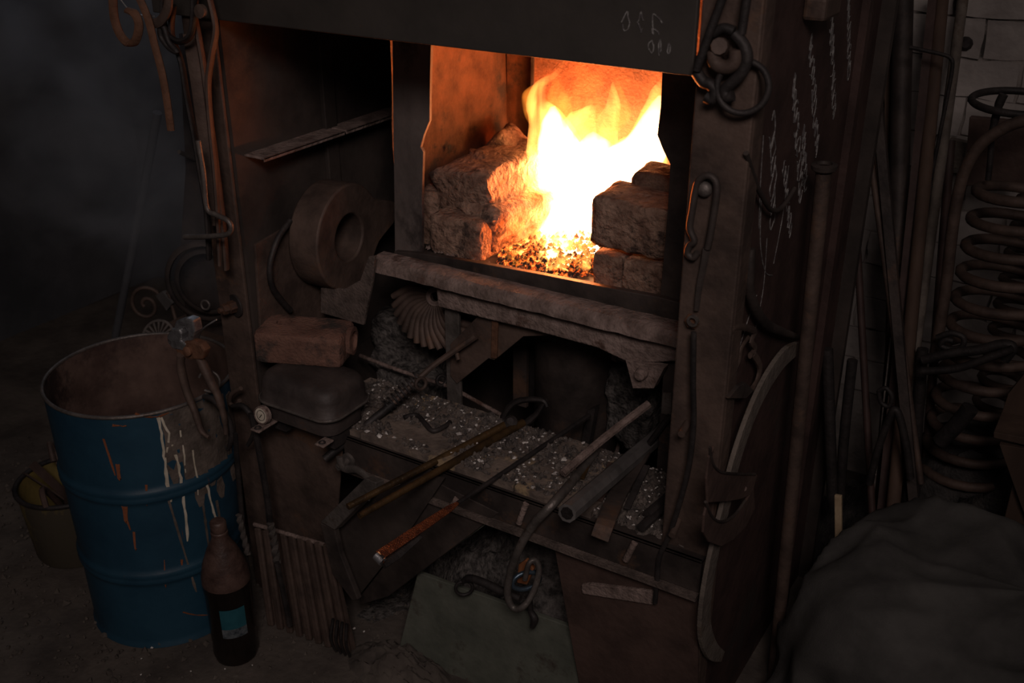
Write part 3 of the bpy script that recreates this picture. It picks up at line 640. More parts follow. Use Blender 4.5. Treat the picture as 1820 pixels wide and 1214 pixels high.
# tongs hanging in a bunch on the upper corner post
TY = 1.345
def tongs(label, name, pts_list, m, Y, r, group=None, flat=.55, pivot=None):
    root = thing(name, label, 'tongs', at(*pts_list[0][-1][:2], Y=Y), group)
    for i, pts in enumerate(pts_list): tubepx('arm', m, None, None, pts, r, Y+i*.008, flat, 8, parent=root, wdir=FW)
    if pivot: MB().lathe([(.012, 0), (.012, .008), (0, .010)], at(*pivot, Y=Y-.012), (0, -1, .1), 14).build('pivot', m, root, smooth=40)
    return root
tongs('long tongs with bowed handles hanging nearest to the hood corner', 'tongs', [[(365, -30), (380, 30), (383, 60), (376, 100), (370, 150), (374, 220), (382, 300), (388, 380), (392, 470)], [(352, -30), (345, 20), (352, 60), (362, 120), (372, 200), (385, 300), (397, 400), (403, 478)]], M['steel2'], TY-.02, [.0100]*9, pivot=(360, 20))
tongs('tongs with ring-shaped jaws hanging in the middle of the post bunch', 'tongs', [[(345, -20), (343, 40), (336, 66), (318, 74), (298, 60), (290, 30), (292, -20)], [(308, 10), (305, 60), (322, 110), (332, 170), (345, 240), (355, 300), (368, 380), (372, 460)]], M['dark'], TY-.035, [.0095]*8)
tubepx('flat_bar', M['steel2'], 'flat iron bar hanging behind the tongs bunch on the post', 'bar', [(338, 60), (346, 110), (354, 160), (366, 250), (378, 340), (385, 400)], .014, TY+.0, .35, wdir=RT)
tubepx('hooked_rod', M['grey'], 'hooked rod on the post with its pale end pointing at the drum', 'rod', [(352, 250), (362, 310), (368, 370), (385, 382), (405, 392), (411, 405), (405, 416), (385, 419), (355, 421), (328, 421)], [.005]*10, TY-.06)
tubepx('rod_tip', M['wire'], None, None, [(372, 420), (350, 421), (327, 421)], .0062, TY-.062, parent=bpy.data.objects['hooked_rod']) if False else None
tubepx('curved_hook', M['rust'], 'long curved rod hanging free at the left edge of the bunch', 'hook', [(240, -20), (262, 30), (275, 80), (288, 130), (297, 180), (304, 232)], [.007]*6, TY-.07, .6, wdir=RT)
tubepx('loop_hook', M['rust'], 'wide looped rusty hook hanging farthest out to the side of the post', 'hook', [(200, -20), (203, 30), (214, 62), (230, 78), (242, 70), (247, 45), (240, 25), (226, 18)], [.008]*8, TY-.07, .6, wdir=RT)
tubepx('ring_hook', M['steel2'], 'curved iron hook crossing between the loops at the top of the bunch', 'hook', [(300, -20), (298, 15), (285, 38), (268, 40), (262, 28)], [.009]*5, TY-.05, .7)
tubepx('bare_wire', M['wire'], 'bright arc of bare wire behind the hanging hooks', 'wire', [(215, 0), (228, 16), (245, 25), (262, 30), (274, 29)], .0014, TY+.0)
tubepx('oval_ring', M['dark'], 'oval iron ring hanging low in the tongs bunch', 'ring', [(284, 45), (286, 65), (300, 85), (315, 92), (300, 75), (292, 50), (284, 45)], .005, TY-.045)
# background left: bent rims, scroll, fan disc, pipe ring
tubepx('pale_sheet_edge', M['grey'], None, None, [(0, 0), (1, 1)], .01, 2) if False else None
one(MB().prism([at(x, y, Y=1.66) for x, y in ((318, 60), (340, 100), (356, 200), (370, 300), (384, 400), (400, 640), (345, 640), (318, 480), (330, 300))], (0, .01, 0)), 'grey_sheet', M['steel'], 'tall grey sheet standing behind the corner post bunch', 'sheet')
for i, (c, r, lab) in enumerate([((368, 500), .095, 'large bent steel rim leaning behind the corner post'), ((372, 500), .078, 'smaller bent steel rim nested inside the large rim')]):
    one(MB().tube(ring_pts(at(*c, Y=1.60+.02*i), r, (.55, -1, .1), 40), .006, 6, closed=True, flat=2.0), 'bent_hoop', M['steel'], lab, 'hoop', smooth=50)
one(MB().tube(ring_pts(at(365, 542, Y=1.585), .011, (.3, -1, .2), 20), .0028, 8, closed=True), 'small_ring', M['grey'], 'small pale steel ring seen inside the bent rims', 'ring', smooth=50)
sp_ = [at(260, 542, Y=1.75)+RT*(.052*(1-k/44))*math.cos(k*.26)+Vector((0, 0, 1))*(.060*(1-k/44))*math.sin(k*.26) for k in range(40)]
sp_ = [at(330, 640, Y=1.70), at(310, 560, Y=1.75), at(300, 520, Y=1.75)]+sp_[2:]
one(MB().tube(sp_, .0055, 8), 'iron_scroll', M['steel2'], 'wrought iron scroll standing behind the drum', 'scroll', smooth=60)
one(MB().box((-.012, -.006, -.028), (.012, .006, .028), Matrix.Rotation(R(-32), 3, 'Y')) if False else MB().prism([at(x, y, Y=1.742) for x, y in ((276, 525), (288, 518), (306, 540), (296, 552))], (0, .012, 0)), 'metal_tag', M['pipe'], 'pale metal tab clipped on the iron scroll', 'tag')
FD = thing('slotted_disc', 'grey slotted metal disc lying behind the far rim of the drum', 'disc', at(282, 598, Y=1.55)); fc = at(282, 600, Y=1.56); fn = Vector((.25, -.8, .55)).normalized()
MB().lathe([(.040, -.002), (.046, -.002), (.046, .003), (.040, .003)], fc, fn, 36, closed=True).build('disc_rim', M['grey'], FD, smooth=40)
MB().lathe([(.012, -.003), (.012, .004), (.006, .006), (0, .006)], fc, fn, 20).build('hub', M['grey'], FD, smooth=40)
qf = fn.to_track_quat('Z', 'Y').to_matrix()
for k in range(18):
    a = 2*math.pi*k/18; d1 = qf @ Vector((math.cos(a), math.sin(a), 0)); d2 = qf @ Vector((-math.sin(a), math.cos(a), 0))
    MB().ribbon([fc+d1*.011, fc+d1*.041], [.0025, .006], .003, d2).build('spoke', M['grey'], FD)
one(MB().tube(spline([at(x, y, Y=1.8) for x, y in ((280, 200), (240, 420), (205, 600), (190, 690))], 5), .012, 8), 'leaning_pole', M['darkwall'], 'dark pole leaning in the gloom behind the drum', 'pole', smooth=60)
rr_ = MB().tube([at(318, 270, Y=1.60), at(352, 285, Y=1.662)], .005, 8); one(rr_, 'peg', M['grey'], 'short pale peg sticking out beside the post bunch', 'peg', smooth=60)

# ================================================================ INSIDE THE FORGE OPENING
# blower housing
th = R(5); nrm = Vector((math.cos(th), math.sin(th), 0)); uu = Vector((-math.sin(th), math.cos(th), 0)); vv = Vector((0, 0, 1))
bc_ = at(596, 417, Y=1.585); BL = thing('blower_housing', 'thick snail-shaped blower housing with a round opening on the sooty side wall', 'blower', bc_-Vector((0, 0, .12)))
n_ = 48; RO, RI, TH = .112, .049, .072; outer = []; inner = []
for k in range(n_):
    a = 2*math.pi*k/n_; r = RO
    if 0 <= a < math.pi*.62: r = RO*(1+.30*max(0, math.sin(a*1.6+.15))**2*(1 if a < 1.7 else .6)) if False else RO
    outer.append((r*math.cos(a), r*math.sin(a))); inner.append((RI*math.cos(a), RI*math.sin(a)*1.0))
# pull the outlet towards the hearth
for k in range(n_):
    x, y = outer[k]; a = math.atan2(y, x)
    if -.55 < a < .75: f_ = 1+.75*math.exp(-((a-.02)/.26)**2); outer[k] = (x*f_, y*f_)
vs = []; 
for lv in (0, 1):
    for ring in (outer, inner):
        for (a, b) in ring: vs.append(bc_+uu*a+vv*b+nrm*(lv-.5)*TH)
fs = []
for k in range(n_):
    l = (k+1) % n_
    fs += [(k, l, n_+l, n_+k), (2*n_+k, 3*n_+k, 3*n_+l, 2*n_+l), (k, 2*n_+k, 2*n_+l, l), (n_+k, n_+l, 3*n_+l, 3*n_+k)]
MB().add(vs, fs).build('housing', M['steel2'], BL, smooth=35, bevel=.004)
MB().lathe([(.100, 0), (.100, .004), (0, .004)], bc_-nrm*(TH/2+.006), nrm, 32).build('back_plate', M['dark'], BL, smooth=40)
one(MB().tube(spline([at(x, y, X=-1.440) for x, y in ((516, 392), (494, 424), (480, 470), (484, 510), (505, 540), (516, 552))], 5), .0065, 8), 'curved_bar', M['dark'], 'bent round bar hanging behind the blower housing', 'bar', smooth=50)
one(MB().prism([at(x, y, X=-1.458) for x, y in ((450, 434), (520, 394), (600, 440), (600, 560), (520, 600), (460, 590))], (.006, 0, 0)), 'steel_plate', M['steel2'], 'brown steel plate leaning on the side wall behind the ceramic block', 'plate', bevel=.001)
one(MB().prism([at(x, y, Y=1.53) for x, y in ((570, 512), (612, 514), (640, 498), (655, 456), (666, 455), (662, 500), (652, 545), (646, 578), (605, 566), (570, 556))], (0, .007, 0)), 'steel_flap', M['dust2'], 'dusty hanging steel flap under the blower housing', 'flap', bevel=.001)
# iron case with a gauge
LZ = .538
pR = at(600, 784, Z=LZ); pL = at(458, 758, Z=LZ); yF = (pR.y+pL.y)/2; xLc, xRc = pL.x-.024, pR.x+.002; dC = .135
CS = thing('iron_case', 'dusty black iron case with domed lid and small dial under the ceramic block', 'case', ((xLc+xRc)/2, yF+dC/2, LZ))
def rrect(x0, x1, y0, y1, r, n=6):
    out = []
    for cx_, cy_, a0 in ((x1-r, y1-r, 0), (x0+r, y1-r, 90), (x0+r, y0+r, 180), (x1-r, y0+r, 270)):
        for k in range(n+1): a = R(a0+90*k/n); out.append((cx_+r*math.cos(a), cy_+r*math.sin(a)))
    return out
def loft(sections):
    n = len(sections[0][0]); vs = []; fs = []
    for pts, z in sections: vs += [(p[0], p[1], z) for p in pts]
    for i in range(len(sections)-1):
        for k in range(n): l = (k+1) % n; fs.append((i*n+k, i*n+l, (i+1)*n+l, (i+1)*n+k))
    fs += [tuple(range(n))[::-1], tuple(range((len(sections)-1)*n, len(sections)*n))]
    return MB().add(vs, fs)
def rr2(d, z, r=.034): return (rrect(xLc+d, xRc-d, yF+d, yF+dC-d, max(.004, r-d*.3)), z)
loft([rr2(.012, LZ+.004), rr2(.010, LZ+.045)]).build('case_body', M['box'], CS, smooth=40)
MB().box((xLc+.02, yF+.03, .508), (xLc+.05, yF+dC-.02, LZ+.005)).build('foot_rail', M['dark'], CS); MB().box((xRc-.05, yF+.03, .508), (xRc-.02, yF+dC-.02, LZ+.005)).build('foot_rail', M['dark'], CS)
loft([rr2(-.001, LZ+.044), rr2(-.002, LZ+.049), rr2(.002, LZ+.053), rr2(.003, LZ+.078), rr2(.006, LZ+.092), rr2(.013, LZ+.101), rr2(.030, LZ+.104)]).build('lid', M['box'], CS, smooth=50)
MB().tube([Vector((p[0], p[1], LZ+.047)) for p in rrect(xLc-.002, xRc+.002, yF-.002, yF+dC+.002, .036, 8)], .003, 6, closed=True).build('lid_rim', M['grey'], CS, smooth=60)
gp = at(470, 736, Y=yF-.001)
g_ = MB().lathe([(0, .0), (.019, .0), (.019, .010), (.0165, .012), (.0165, .009), (0, .009)], gp, (0, -1, .15), 28).build('gauge', M['dust'], CS, smooth=40)
gf = Vector((0, -1, .15)).normalized()
MB().lathe([(.0158, 0), (.0158, .0006), (0, .0006)], gp+gf*.0092, gf, 28).build('dial_face', mat('yellowed_dial', (.42, .37, .30), (.62, .56, .46), 60, .5, 0, 0), g_)
MB().tube(ring_pts(gp+gf*.0102, .0105, gf, 28), .0006, 4, closed=True).build('dial_scale', M['dark'], g_)
MB().ribbon([gp+gf*.0105+Vector((.003, 0, .003)), gp+gf*.0105+Vector((-.006, 0, -.009))], .0016, .0006, (1, 0, 1)).build('needle', M['dark'], g_)
for (x, y) in ((460, 764), (574, 790)):
    q = at(x, y, Z=LZ-.004); mb = MB().box((q.x-.012, q.y-.012, LZ-.004), (q.x+.012, yF+.02, LZ+.001)); lug = mb.build('lug', M['dust'], CS, bevel=.003)
    MB().tube(ring_pts(Vector((q.x, q.y-.002, LZ+.0015)), .0055, (0, 0, 1), 16), .002, 6, closed=True).build('lug_hole', M['dark'], lug, smooth=60)
wn = at(636, 690, Z=LZ+.045)
MB().lathe([(.006, -.012), (.006, .012)], wn, (1, -.3, 0), 10).lathe([(.012, -.003), (.012, .003)], wn, (1, -.3, 0), 12).build('wing_nut', M['grey'], CS, smooth=40)
MB().tube([wn-Vector((.0, 0, .004)), wn+Vector((.03, .0, .002))], .003, 8).build('screw', M['grey'], CS, smooth=40)
# ceramic block
z0 = LZ+.104; bL, bR = at(452, 644, Z=z0), at(608, 657, Z=z0)
wB = (bR-bL).length; hB = .065; dB = .098; brot = Matrix.Rotation(math.atan2(bR.y-bL.y, bR.x-bL.x), 3, 'Z')
def bw(x, y, z): return bL + brot @ Vector((x, y, z))
CB = thing('ceramic_block', 'heavy scorched refractory block with a round hole, resting on the iron case', 'block', bw(wB/2, dB/2, 0))
mb = MB().box((0, 0, 0), (wB, dB, hB)); mb.sub(9)
cc = Vector((wB/2, dB/2, hB/2)); out = []
for v in mb.v:
    d = Vector(v)-cc; n3 = Vector((d.x/cc.x, d.y/cc.y, d.z/cc.z)); q = (abs(n3.x)**14+abs(n3.y)**14+abs(n3.z)**14)**(1/14); out.append(tuple(bw(*(cc+d/max(1, q)))))
mb.v = out; mb.rough(.0018, 30, 2)
blk = mb.build('block_body', M['redbrick'], keep=True, smooth=50)
h1 = at(511, 569, Z=z0+hB); h2 = bw(wB, dB*.6, hB*.55); bx_ = brot @ Vector((1, 0, 0))
cut(blk, MB().lathe([(.013, -.055), (.017, .02)], h1 - Vector((0, .010, 0)), (0, 0, 1), 24))
cut(blk, MB().lathe([(.017, -.05), (.019, .02)], h2, bx_, 24))
blk.parent = CB; blk.location = -CB.location
MB().lathe([(.020, -.004), (.029, -.002), (.029, .008), (.020, .009)], h2, bx_, 24, closed=True).rough(.001, 60, 2).build('socket_ring', M['redbrick'], CB, smooth=40)
# under the hearth
fnc = at(775, 527, Y=1.66)
FW_ = thing('fan_wheel', 'fluted fan wheel half hidden under the support angle', 'fan', fnc-Vector((0, 0, .09)))
fax = Vector((.35, -1, .35)).normalized(); qf = fax.to_track_quat('Z', 'Y').to_matrix()
MB().lathe([(.020, -.01), (.020, .008), (.010, .010), (.010, -.01)], fnc, fax, 20, closed=True).build('hub', M['dust'], FW_, smooth=40)
for k in range(15):
    a = R(168+k*10.5); e1 = (Vector((1, 0, 0))*math.cos(a)+Vector((0, .33, .94))*math.sin(a)); e2 = (Vector((1, 0, 0))*math.cos(a+.42)+Vector((0, .33, .94))*math.sin(a+.42)); e15 = (Vector((1, 0, 0))*math.cos(a+.14)+Vector((0, .33, .94))*math.sin(a+.14))
    MB().tube(spline([fnc+e1*.020, fnc+e15*.065, fnc+e2*.112], 4), [.003, .004, .0055, .007, .008, .0085, .0085, .008, .007], 8).build('vane', M['steel2'], FW_, smooth=60)
def heap(name, label, cx_, cy_, cz, sx, sy, sz, m, seed, amp=.02, cat='rubble', n=26, kind='stuff'):
    vs = []; fs = []
    for j in range(n+1):
        for i in range(n+1):
            u, v = i/n*2-1, j/n*2-1; rr_ = min(1, math.sqrt(u*u+v*v)); h = sz*(1-rr_**2)+amp*noise.fractal(Vector((u*4+seed, v*4, seed)), 1, 2, 5)*(1-rr_**4)
            vs.append((cx_+u*sx, cy_+v*sy, cz+max(-.002, h)))
    for j in range(n):
        for i in range(n): a = j*(n+1)+i; fs.append((a, a+1, a+n+2, a+n+1))
    return one(MB().add(vs, fs), name, m, label, cat, None, kind, smooth=40)
c = at(735, 600, Y=1.80)
rock('clinker_block', 'rough grey clinker block under the fan wheel', 'clinker', (c.x, c.y, c.z-.01), (.17, .12, .16), R(8), M['slag'], .012, 21)
c = at(733, 680, Y=1.72); rock('clinker_block', 'lumpy clinker block behind the ledge, below the hanging wire', 'clinker', (c.x, c.y, c.z-.03), (.14, .10, .13), R(-6), M['slag'], .012, 22)
c = at(1138, 690, Y=1.80); rock('clinker_block', 'pale clinker lump seen between the ash chute and the right leg', 'clinker', (c.x, c.y, c.z-.03), (.11, .10, .17), R(-6), M['slag'], .012, 23)
CH = thing('ash_chute', 'wide round steel ash chute hanging under the hearth', 'chute', at(1020, 780, Y=1.80)); cc = at(1025, 700, Y=1.80)
MB().lathe([(.088, -.13), (.092, -.125), (.092, .17)], (cc.x, cc.y, cc.z), (0, 0, 1), 28).build('pipe_body', M['steel'], CH, smooth=50)
MB().lathe([(.088, -.14), (.099, -.14), (.099, -.128), (.088, -.128)], (cc.x, cc.y, cc.z), (0, 0, 1), 28, closed=True).build('bottom_flange', M['dust'], CH, smooth=50)
bq = at(1096, 634, Y=1.74); MB().lathe([(.011, -.006), (.011, .006)], bq, (1, -.2, 0), 8).lathe([(.005, -.01), (.005, .034)], bq, (1, -.2, 0), 8).build('bolt', M['dust'], CH, smooth=40)
MB().box((at(940, 600, Y=1.85).x, 1.85, .42), (at(962, 600, Y=1.85).x, 1.87, .80)).build('hanger', M['dark'], CH)
MB().prism([at(x, y, Y=1.70) for x, y in ((1045, 730), (1058, 725), (1045, 800), (1030, 800))], (0, .02, 0)).build('chute_stay', M['dark'], CH)
part(MB().box((at(912, 600, Y=1.80).x, 1.80, .42), (at(936, 600, Y=1.80).x, 1.81, .80)), 'leg', M['steel'])
part(poly([at(x, y, Y=1.595) for x, y in ((1178, 698), (1194, 698), (1192, 738), (1175, 735))], (0, .003, 0)), 'leg_label', M['grey'])
one(MB().tube(spline([at(640, 632, Y=1.66), at(700, 655, Y=1.65), at(760, 675, Y=1.64), at(800, 688, Y=1.63), at(850, 715, Y=1.62), at(905, 745, Y=1.61)], 4), .0045, 8), 'tie_rod', M['dust'], 'thin round tie rod slanting behind the ledge', 'rod', smooth=60)
one(MB().tube(ring_pts(at(785, 676, Y=1.63), .011, (1, -.6, .3), 18), .004, 8, closed=True), 'wire_coil', M['dark'], 'dark wire coil threaded on the slanting tie rod', 'coil', smooth=60)
one(MB().prism([at(x, y, Y=1.75) for x, y in ((1100, 722), (1150, 706), (1162, 716), (1130, 740))], (0, .05, .0)), 'stone_slab', M['slag'], 'small flat slab beside the right leg under the hearth', 'slab', bevel=.003)

CR0 = thing('scrap_crate', 'dark wooden crate behind the drum holding up the scroll, hoops and slotted disc', 'crate', (-1.84, 1.70, 0))
for k in range(4): MB().box((-2.06, 1.535, .01+.108*k), (-1.62, 1.55, .112+.108*k)).build('plank', M['wood'], CR0, bevel=.002)
for k in range(4): MB().box((-2.06+.11*k, 1.535, .440), (-1.955+.11*k, 1.90, .455)).build('plank', M['wood'], CR0, bevel=.002)
MB().box((-2.06, 1.55, 0), (-2.045, 1.90, .44)).box((-1.635, 1.55, 0), (-1.62, 1.90, .44)).build('crate_side', M['wood'], CR0)

# ================================================================ TOOLS ON THE WORK LEDGE
TZ = .531
def ledge_rod(name, label, cat, m, tip, edge, back, end, r, zb=TZ, seg=10, extra=None, ye=Y0-.010, ze=None, build=True, flat=1.0, wdir=None):
    """straight bar resting on the front edge of the ledge; tip and end are where it stops"""
    E = at(*edge, Y=ye); Bk = at(*back, Z=zb+(r if not isinstance(r, list) else .006))
    A = along(E, Bk, *tip); Z = along(E, Bk, *end)
    if not build: return A, Z, E, Bk
    mb = MB().tube([A.lerp(Z, k/8) for k in range(9)], r, seg, flat=flat, wdir=wdir)
    return one(mb, name, m, label, cat, smooth=40)
# tongs lying with their handles towards the viewer
A1, Z1, E1, B1 = ledge_rod('', '', '', None, (620, 905), (770, 822), (880, 765), (905, 748), .008, build=False)
A2, Z2, E2, B2 = ledge_rod('', '', '', None, (640, 920), (800, 825), (900, 768), (930, 752), .008, build=False)
TG = thing('tongs', 'long brown tongs lying across the ledge with both handles towards the viewer', 'tongs', E1-Vector((0, 0, .01)))
M['brownrod'] = mat('oiled_brown_iron', (.045, .028, .014), (.12, .07, .03), 26, .45, .5, .3)
for A_, Z_ in ((A1, Z1), (A2, Z2)):
    MB().tube([A_.lerp(Z_, k/10) for k in range(11)], [.0062+.0022*k/10 for k in range(11)], 10).build('handle', M['brownrod'], TG, smooth=40)
tz = at(930, 735, Y=Z2.y+.01)
def tj(pts, r, name, flat=.7): return MB().tube(spline([at(x, y, Y=Z2.y+.012) for x, y in pts], 5), r, 8, flat=flat, wdir=FW).build(name, M['dark'], TG, smooth=50)
tj([(888, 762), (898, 735), (915, 716), (940, 710), (965, 712), (972, 722)], [.011, .011, .010, .009, .008, .007], 'jaw')
tj([(915, 765), (935, 752), (952, 738), (962, 724), (970, 712)], [.011, .011, .009, .008, .006], 'jaw')
MB().lathe([(.014, -.01), (.014, .006), (.007, .012), (0, .012)], at(908, 752, Y=Z1.y-.004), (.2, -.6, .8), 14).build('pivot', M['dark'], TG, smooth=40)
# slender poker with a flat warm handle
A, Z, E_, B_ = ledge_rod('', '', '', None, (690, 1010), (880, 850), (985, 780), (1045, 736), .004, build=False)
PK = thing('poker', 'slender poker with a flat reddish looped handle sticking out over the ledge edge', 'poker', E_)
pa = along(A, Z, 820, 903); MB().tube([pa.lerp(Z, k/8) for k in range(9)], [.0045+.0012*k/8 for k in range(9)], 8).build('shaft', M['dark'], PK, smooth=40)
pb = A; ax = (pb-pa).normalized(); sd = ax.cross(Vector((.3, -.6, .8))).normalized()
MB().ribbon([pa, pa.lerp(pb, .12), pa.lerp(pb, .4), pa.lerp(pb, .7), pb, pb-Vector((0, 0, .012))], [.006, .013, .016, .017, .018, .017], .004, sd).build('flat_handle', mat('warm_copper_iron', (.10, .032, .018), (.28, .085, .035), 60, .42, .6, .6), PK, bevel=.001)
mb = MB().ribbon([pb+Vector((.0, 0, .002)), pb-ax*(-.004)-Vector((0, 0, .010)), pb-ax*.004-Vector((0, 0, .020)), pa.lerp(pb, .8)-Vector((0, 0, .024)), pa.lerp(pb, .5)-Vector((0, 0, .016))], [.018, .019, .019, .014, .010], .004, sd); mb.build('handle_bend', M['dark'], PK, bevel=.001)
MB().tube([pb+ax*.001-sd*.008-Vector((0, 0, .006)), pb+ax*.001+sd*.008-Vector((0, 0, .006))], .008, 10).build('handle_end', M['bright'], PK, smooth=50)
# spring-handled rod leaning up to the support angle
a_, b_ = at(577, 816, Y=1.335), at(700, 716, Y=1.46)
SR = thing('spring_rod', 'rod with a coiled spring grip leaning from the ledge up to the gusset', 'rod', a_)
MB().tube([a_.lerp(b_, k/4) for k in range(5)], .0085, 10).build('shaft', M['dark'], SR, smooth=40)
for k in range(9):
    c = at(690+6.5*k, 722-6.3*k, Y=1.455+.0065*k); MB().tube(ring_pts(c, .0125, (b_-a_), 14), .0026, 6, closed=True).build('coil', M['dark'], SR, smooth=60)
MB().tube(spline([at(*p, Y=y) for p, y in (((700, 716), 1.46), ((735, 682), 1.50), ((770, 650), 1.535), ((810, 622), 1.56), ((846, 597), 1.575))], 4), [.006, .006, .006, .0065, .0075], 8).build('shaft', M['steel2'], SR, smooth=40)
MB().tube(ring_pts(at(748, 682, Y=1.50), .0115, (1, -.4, .2), 20), .0038, 8, closed=True).build('eye', M['steel2'], SR, smooth=60)
MB().tube([at(812, 628, Y=1.565), at(815, 640, Y=1.56)], .005, 8).build('lug', M['steel2'], SR, smooth=60)
# square tube and flat bars at the right end
ledge_rod('steel_tube', 'thick grey steel tube lying over the ledge edge, open end towards the viewer', 'tube', M['pipe'], (1010, 915), (1060, 868), (1140, 800), (1192, 762), .0165, seg=8, zb=TZ+.006)
A, Z, E_, B_ = ledge_rod('', '', '', None, (1010, 915), (1060, 868), (1140, 800), (1192, 762), .0165, build=False, zb=TZ+.006)
u_ = (A-Z).normalized(); tube_o = bpy.data.objects['steel_tube']
cut(tube_o, MB().tube([A-u_*.06-Vector(tube_o.location)*0, A+u_*.01], .0125, 8)) if False else None
lp_ = tube_o.location.copy()
mb = MB().lathe([(.0115, .0004), (0, .0004)], A-lp_*0, u_, 8); md_ = mb.build('tube_opening', M['dark'], tube_o)
# bar things
def flat_on(name, label, cat, m, pts, w_, th, z, group=None):
    P3 = [at(p[0], p[1], Z=(p[2] if len(p) > 2 else z)) for p in pts]
    d = (P3[-1]-P3[0]); wd = Vector((-d.y, d.x, 0))
    return one(MB().ribbon(spline(P3, 4), w_, th, wd), name, m, label, cat, group, bevel=.001)
flat_on('flat_bar', 'wide dark flat bar hanging over the ledge edge beside the grey tube', 'bar', M['steel'], [(1066, 958, .520), (1078, 925, .543), (1100, 875, .546), (1142, 803, .552)], .032, .006, TZ)
flat_on('flat_bar', 'short reddish flat bar under the thick grey tube', 'bar', M['leather'], [(1062, 888), (1078, 855), (1090, 824)], .020, .006, TZ+.004)
flat_on('flat_bar', 'narrow iron strip leaning out of the ash at the right end of the ledge', 'bar', M['dark'], [(1114, 905, .535), (1132, 865, .545), (1150, 828, .56)], .012, .005, TZ)
for i, (pts, lab) in enumerate([([(1140, 938), (1165, 915), (1190, 895)], 'dark bar end poking from the ash nearest the right post'), ([(1150, 915), (1172, 896), (1196, 876)], 'upper dark bar end by the right post')]):
    P3 = [at(x, y, Z=.538+.006*i) for x, y in pts]; one(MB().tube(P3, .0085, 8), 'iron_bar', M['dark'], lab, 'bar', smooth=40)
one(MB().tube(spline([at(*p, Y=y) for p, y in (((1000, 842), 1.42), ((1060, 790), 1.50), ((1100, 758), 1.54), ((1153, 718), 1.60))], 4), .008, 8), 'iron_bar', M['dust'], 'round bar slanting up behind the grey tube to the right leg', 'bar', smooth=40)
one(MB().tube([at(1145, 800, Z=.545), at(1190, 740, Y=1.58)], .006, 8), 'iron_bar', M['dark'], 'thin bar leaning up behind the thick grey tube', 'bar', smooth=40)
one(MB().ribbon(spline([at(x, y, Z=.54) for x, y in ((1035, 850), (1048, 820), (1062, 800))], 4), .008, .004, (1, .3, 0)), 'iron_strip', M['brownrod'], 'little brown strip on the ledge behind the curled rod', 'strip')
# curled rod hanging over the edge
P_ = [at(1060, 800, Z=TZ+.010), at(1030, 840, Z=TZ+.009), at(985, 893, Y=Y0-.026), at(950, 930, Y=Y0-.045), at(925, 970, Y=Y0-.05), at(908, 1015, Y=Y0-.05), at(902, 1055, Y=Y0-.05), at(912, 1080, Y=Y0-.05), at(930, 1078, Y=Y0-.045), at(948, 1052, Y=Y0-.03), at(958, 1015, Y=Y0-.02), at(952, 996, Y=Y0-.02), at(940, 1002, Y=Y0-.03), at(933, 1030, Y=Y0-.03)]
one(MB().tube(spline(P_, 6), [.0085, .0085, .008, .007, .0065, .006, .0055, .005], 10), 'curled_rod', M['grey'], 'thick round rod hanging over the ledge edge and curling into a hook', 'hook', smooth=60)
one(MB().tube(ring_pts(at(935, 1032, Y=Y0-.012), .017, (1, -.8, .2), 24, sx=1.6), .005, 8, closed=True), 'blued_ring', M['bluei'], 'blue-tinted steel ring inside the curl of the hanging rod', 'ring', smooth=60)
one(MB().prism([at(x, y, Y=Y0-.002) for x, y in ((921, 1004), (934, 995), (948, 1012), (936, 1040), (918, 1036))], (0, .01, 0)), 'orange_rag', M['orange'], 'scrap of orange stuff behind the blue-tinted ring', 'rag', bevel=.002)
# short welded stub on the beam face and lumps
for (x0, y0, x1, y1) in ((812, 886, 800, 905), (935, 895, 922, 930), (1128, 965, 1112, 996)):
    part(MB().tube([at(x0, y0, Y=Y0-.022), at(x1, y1, Y=Y0-.026)], .006, 8), 'weld_stub', M['dust'], smooth=50)
# ash, crumbs
def scatter(name, label, m, n_, seed, fn, smin, smax, flat=.5):
    r_ = random.Random(seed); mb = MB()
    for k in range(n_):
        p = fn(r_)
        if p is not None: chip(mb, p, r_.uniform(smin, smax)*(1 if r_.random() < .85 else 1.7), r_, flat)
    return one(mb, name, m, label, 'debris', None, 'stuff')
def on_tiles(r_, dens=lambda x, y: 1, z=TZ):
    x = r_.uniform(-1.32, -.70); y = r_.uniform(Y0, 1.570)
    q = noise.noise(Vector((x*13, y*17, 2.2)))
    if q < r_.uniform(-.35, .45)-(.3 if y > 1.49 else 0): return None
    return (x, y, z+r_.uniform(-.001, .003))
scatter('ash_flakes', 'pale ash flakes sprinkled over the ledge tiles', M['ash'], 620, 1, on_tiles, .0012, .0052, .35)
scatter('clinker_crumbs', 'dark clinker crumbs strewn over the ledge tiles', M['clinker'], 4200, 2, on_tiles, .002, .0065, .7)
def right_end(r_):
    x = r_.uniform(-.70, -.50); y = r_.uniform(Y0+.004, 1.575); return (x, y, .515+.018*(1-abs(y-1.47)/.11)*r_.random()+.004)
scatter('ash_pile', 'heap of dark crumbs and ash at the right end of the ledge', M['clinker'], 2200, 3, right_end, .003, .008, .8)
scatter('ash_specks', 'white ash specks in the heap at the right end of the ledge', M['ash'], 260, 4, lambda r_: (lambda p: (p[0], p[1], p[2]+.006))(right_end(r_)), .0012, .0035)
one(MB().tube(spline([at(x, y, Z=TZ+.006) for x, y in ((718, 742), (740, 738), (755, 752), (770, 766), (792, 757), (800, 750))], 5), .005, 8), 'horseshoe_scrap', M['dark'], 'small curved black scrap lying in the ash on the ledge', 'scrap', smooth=60)

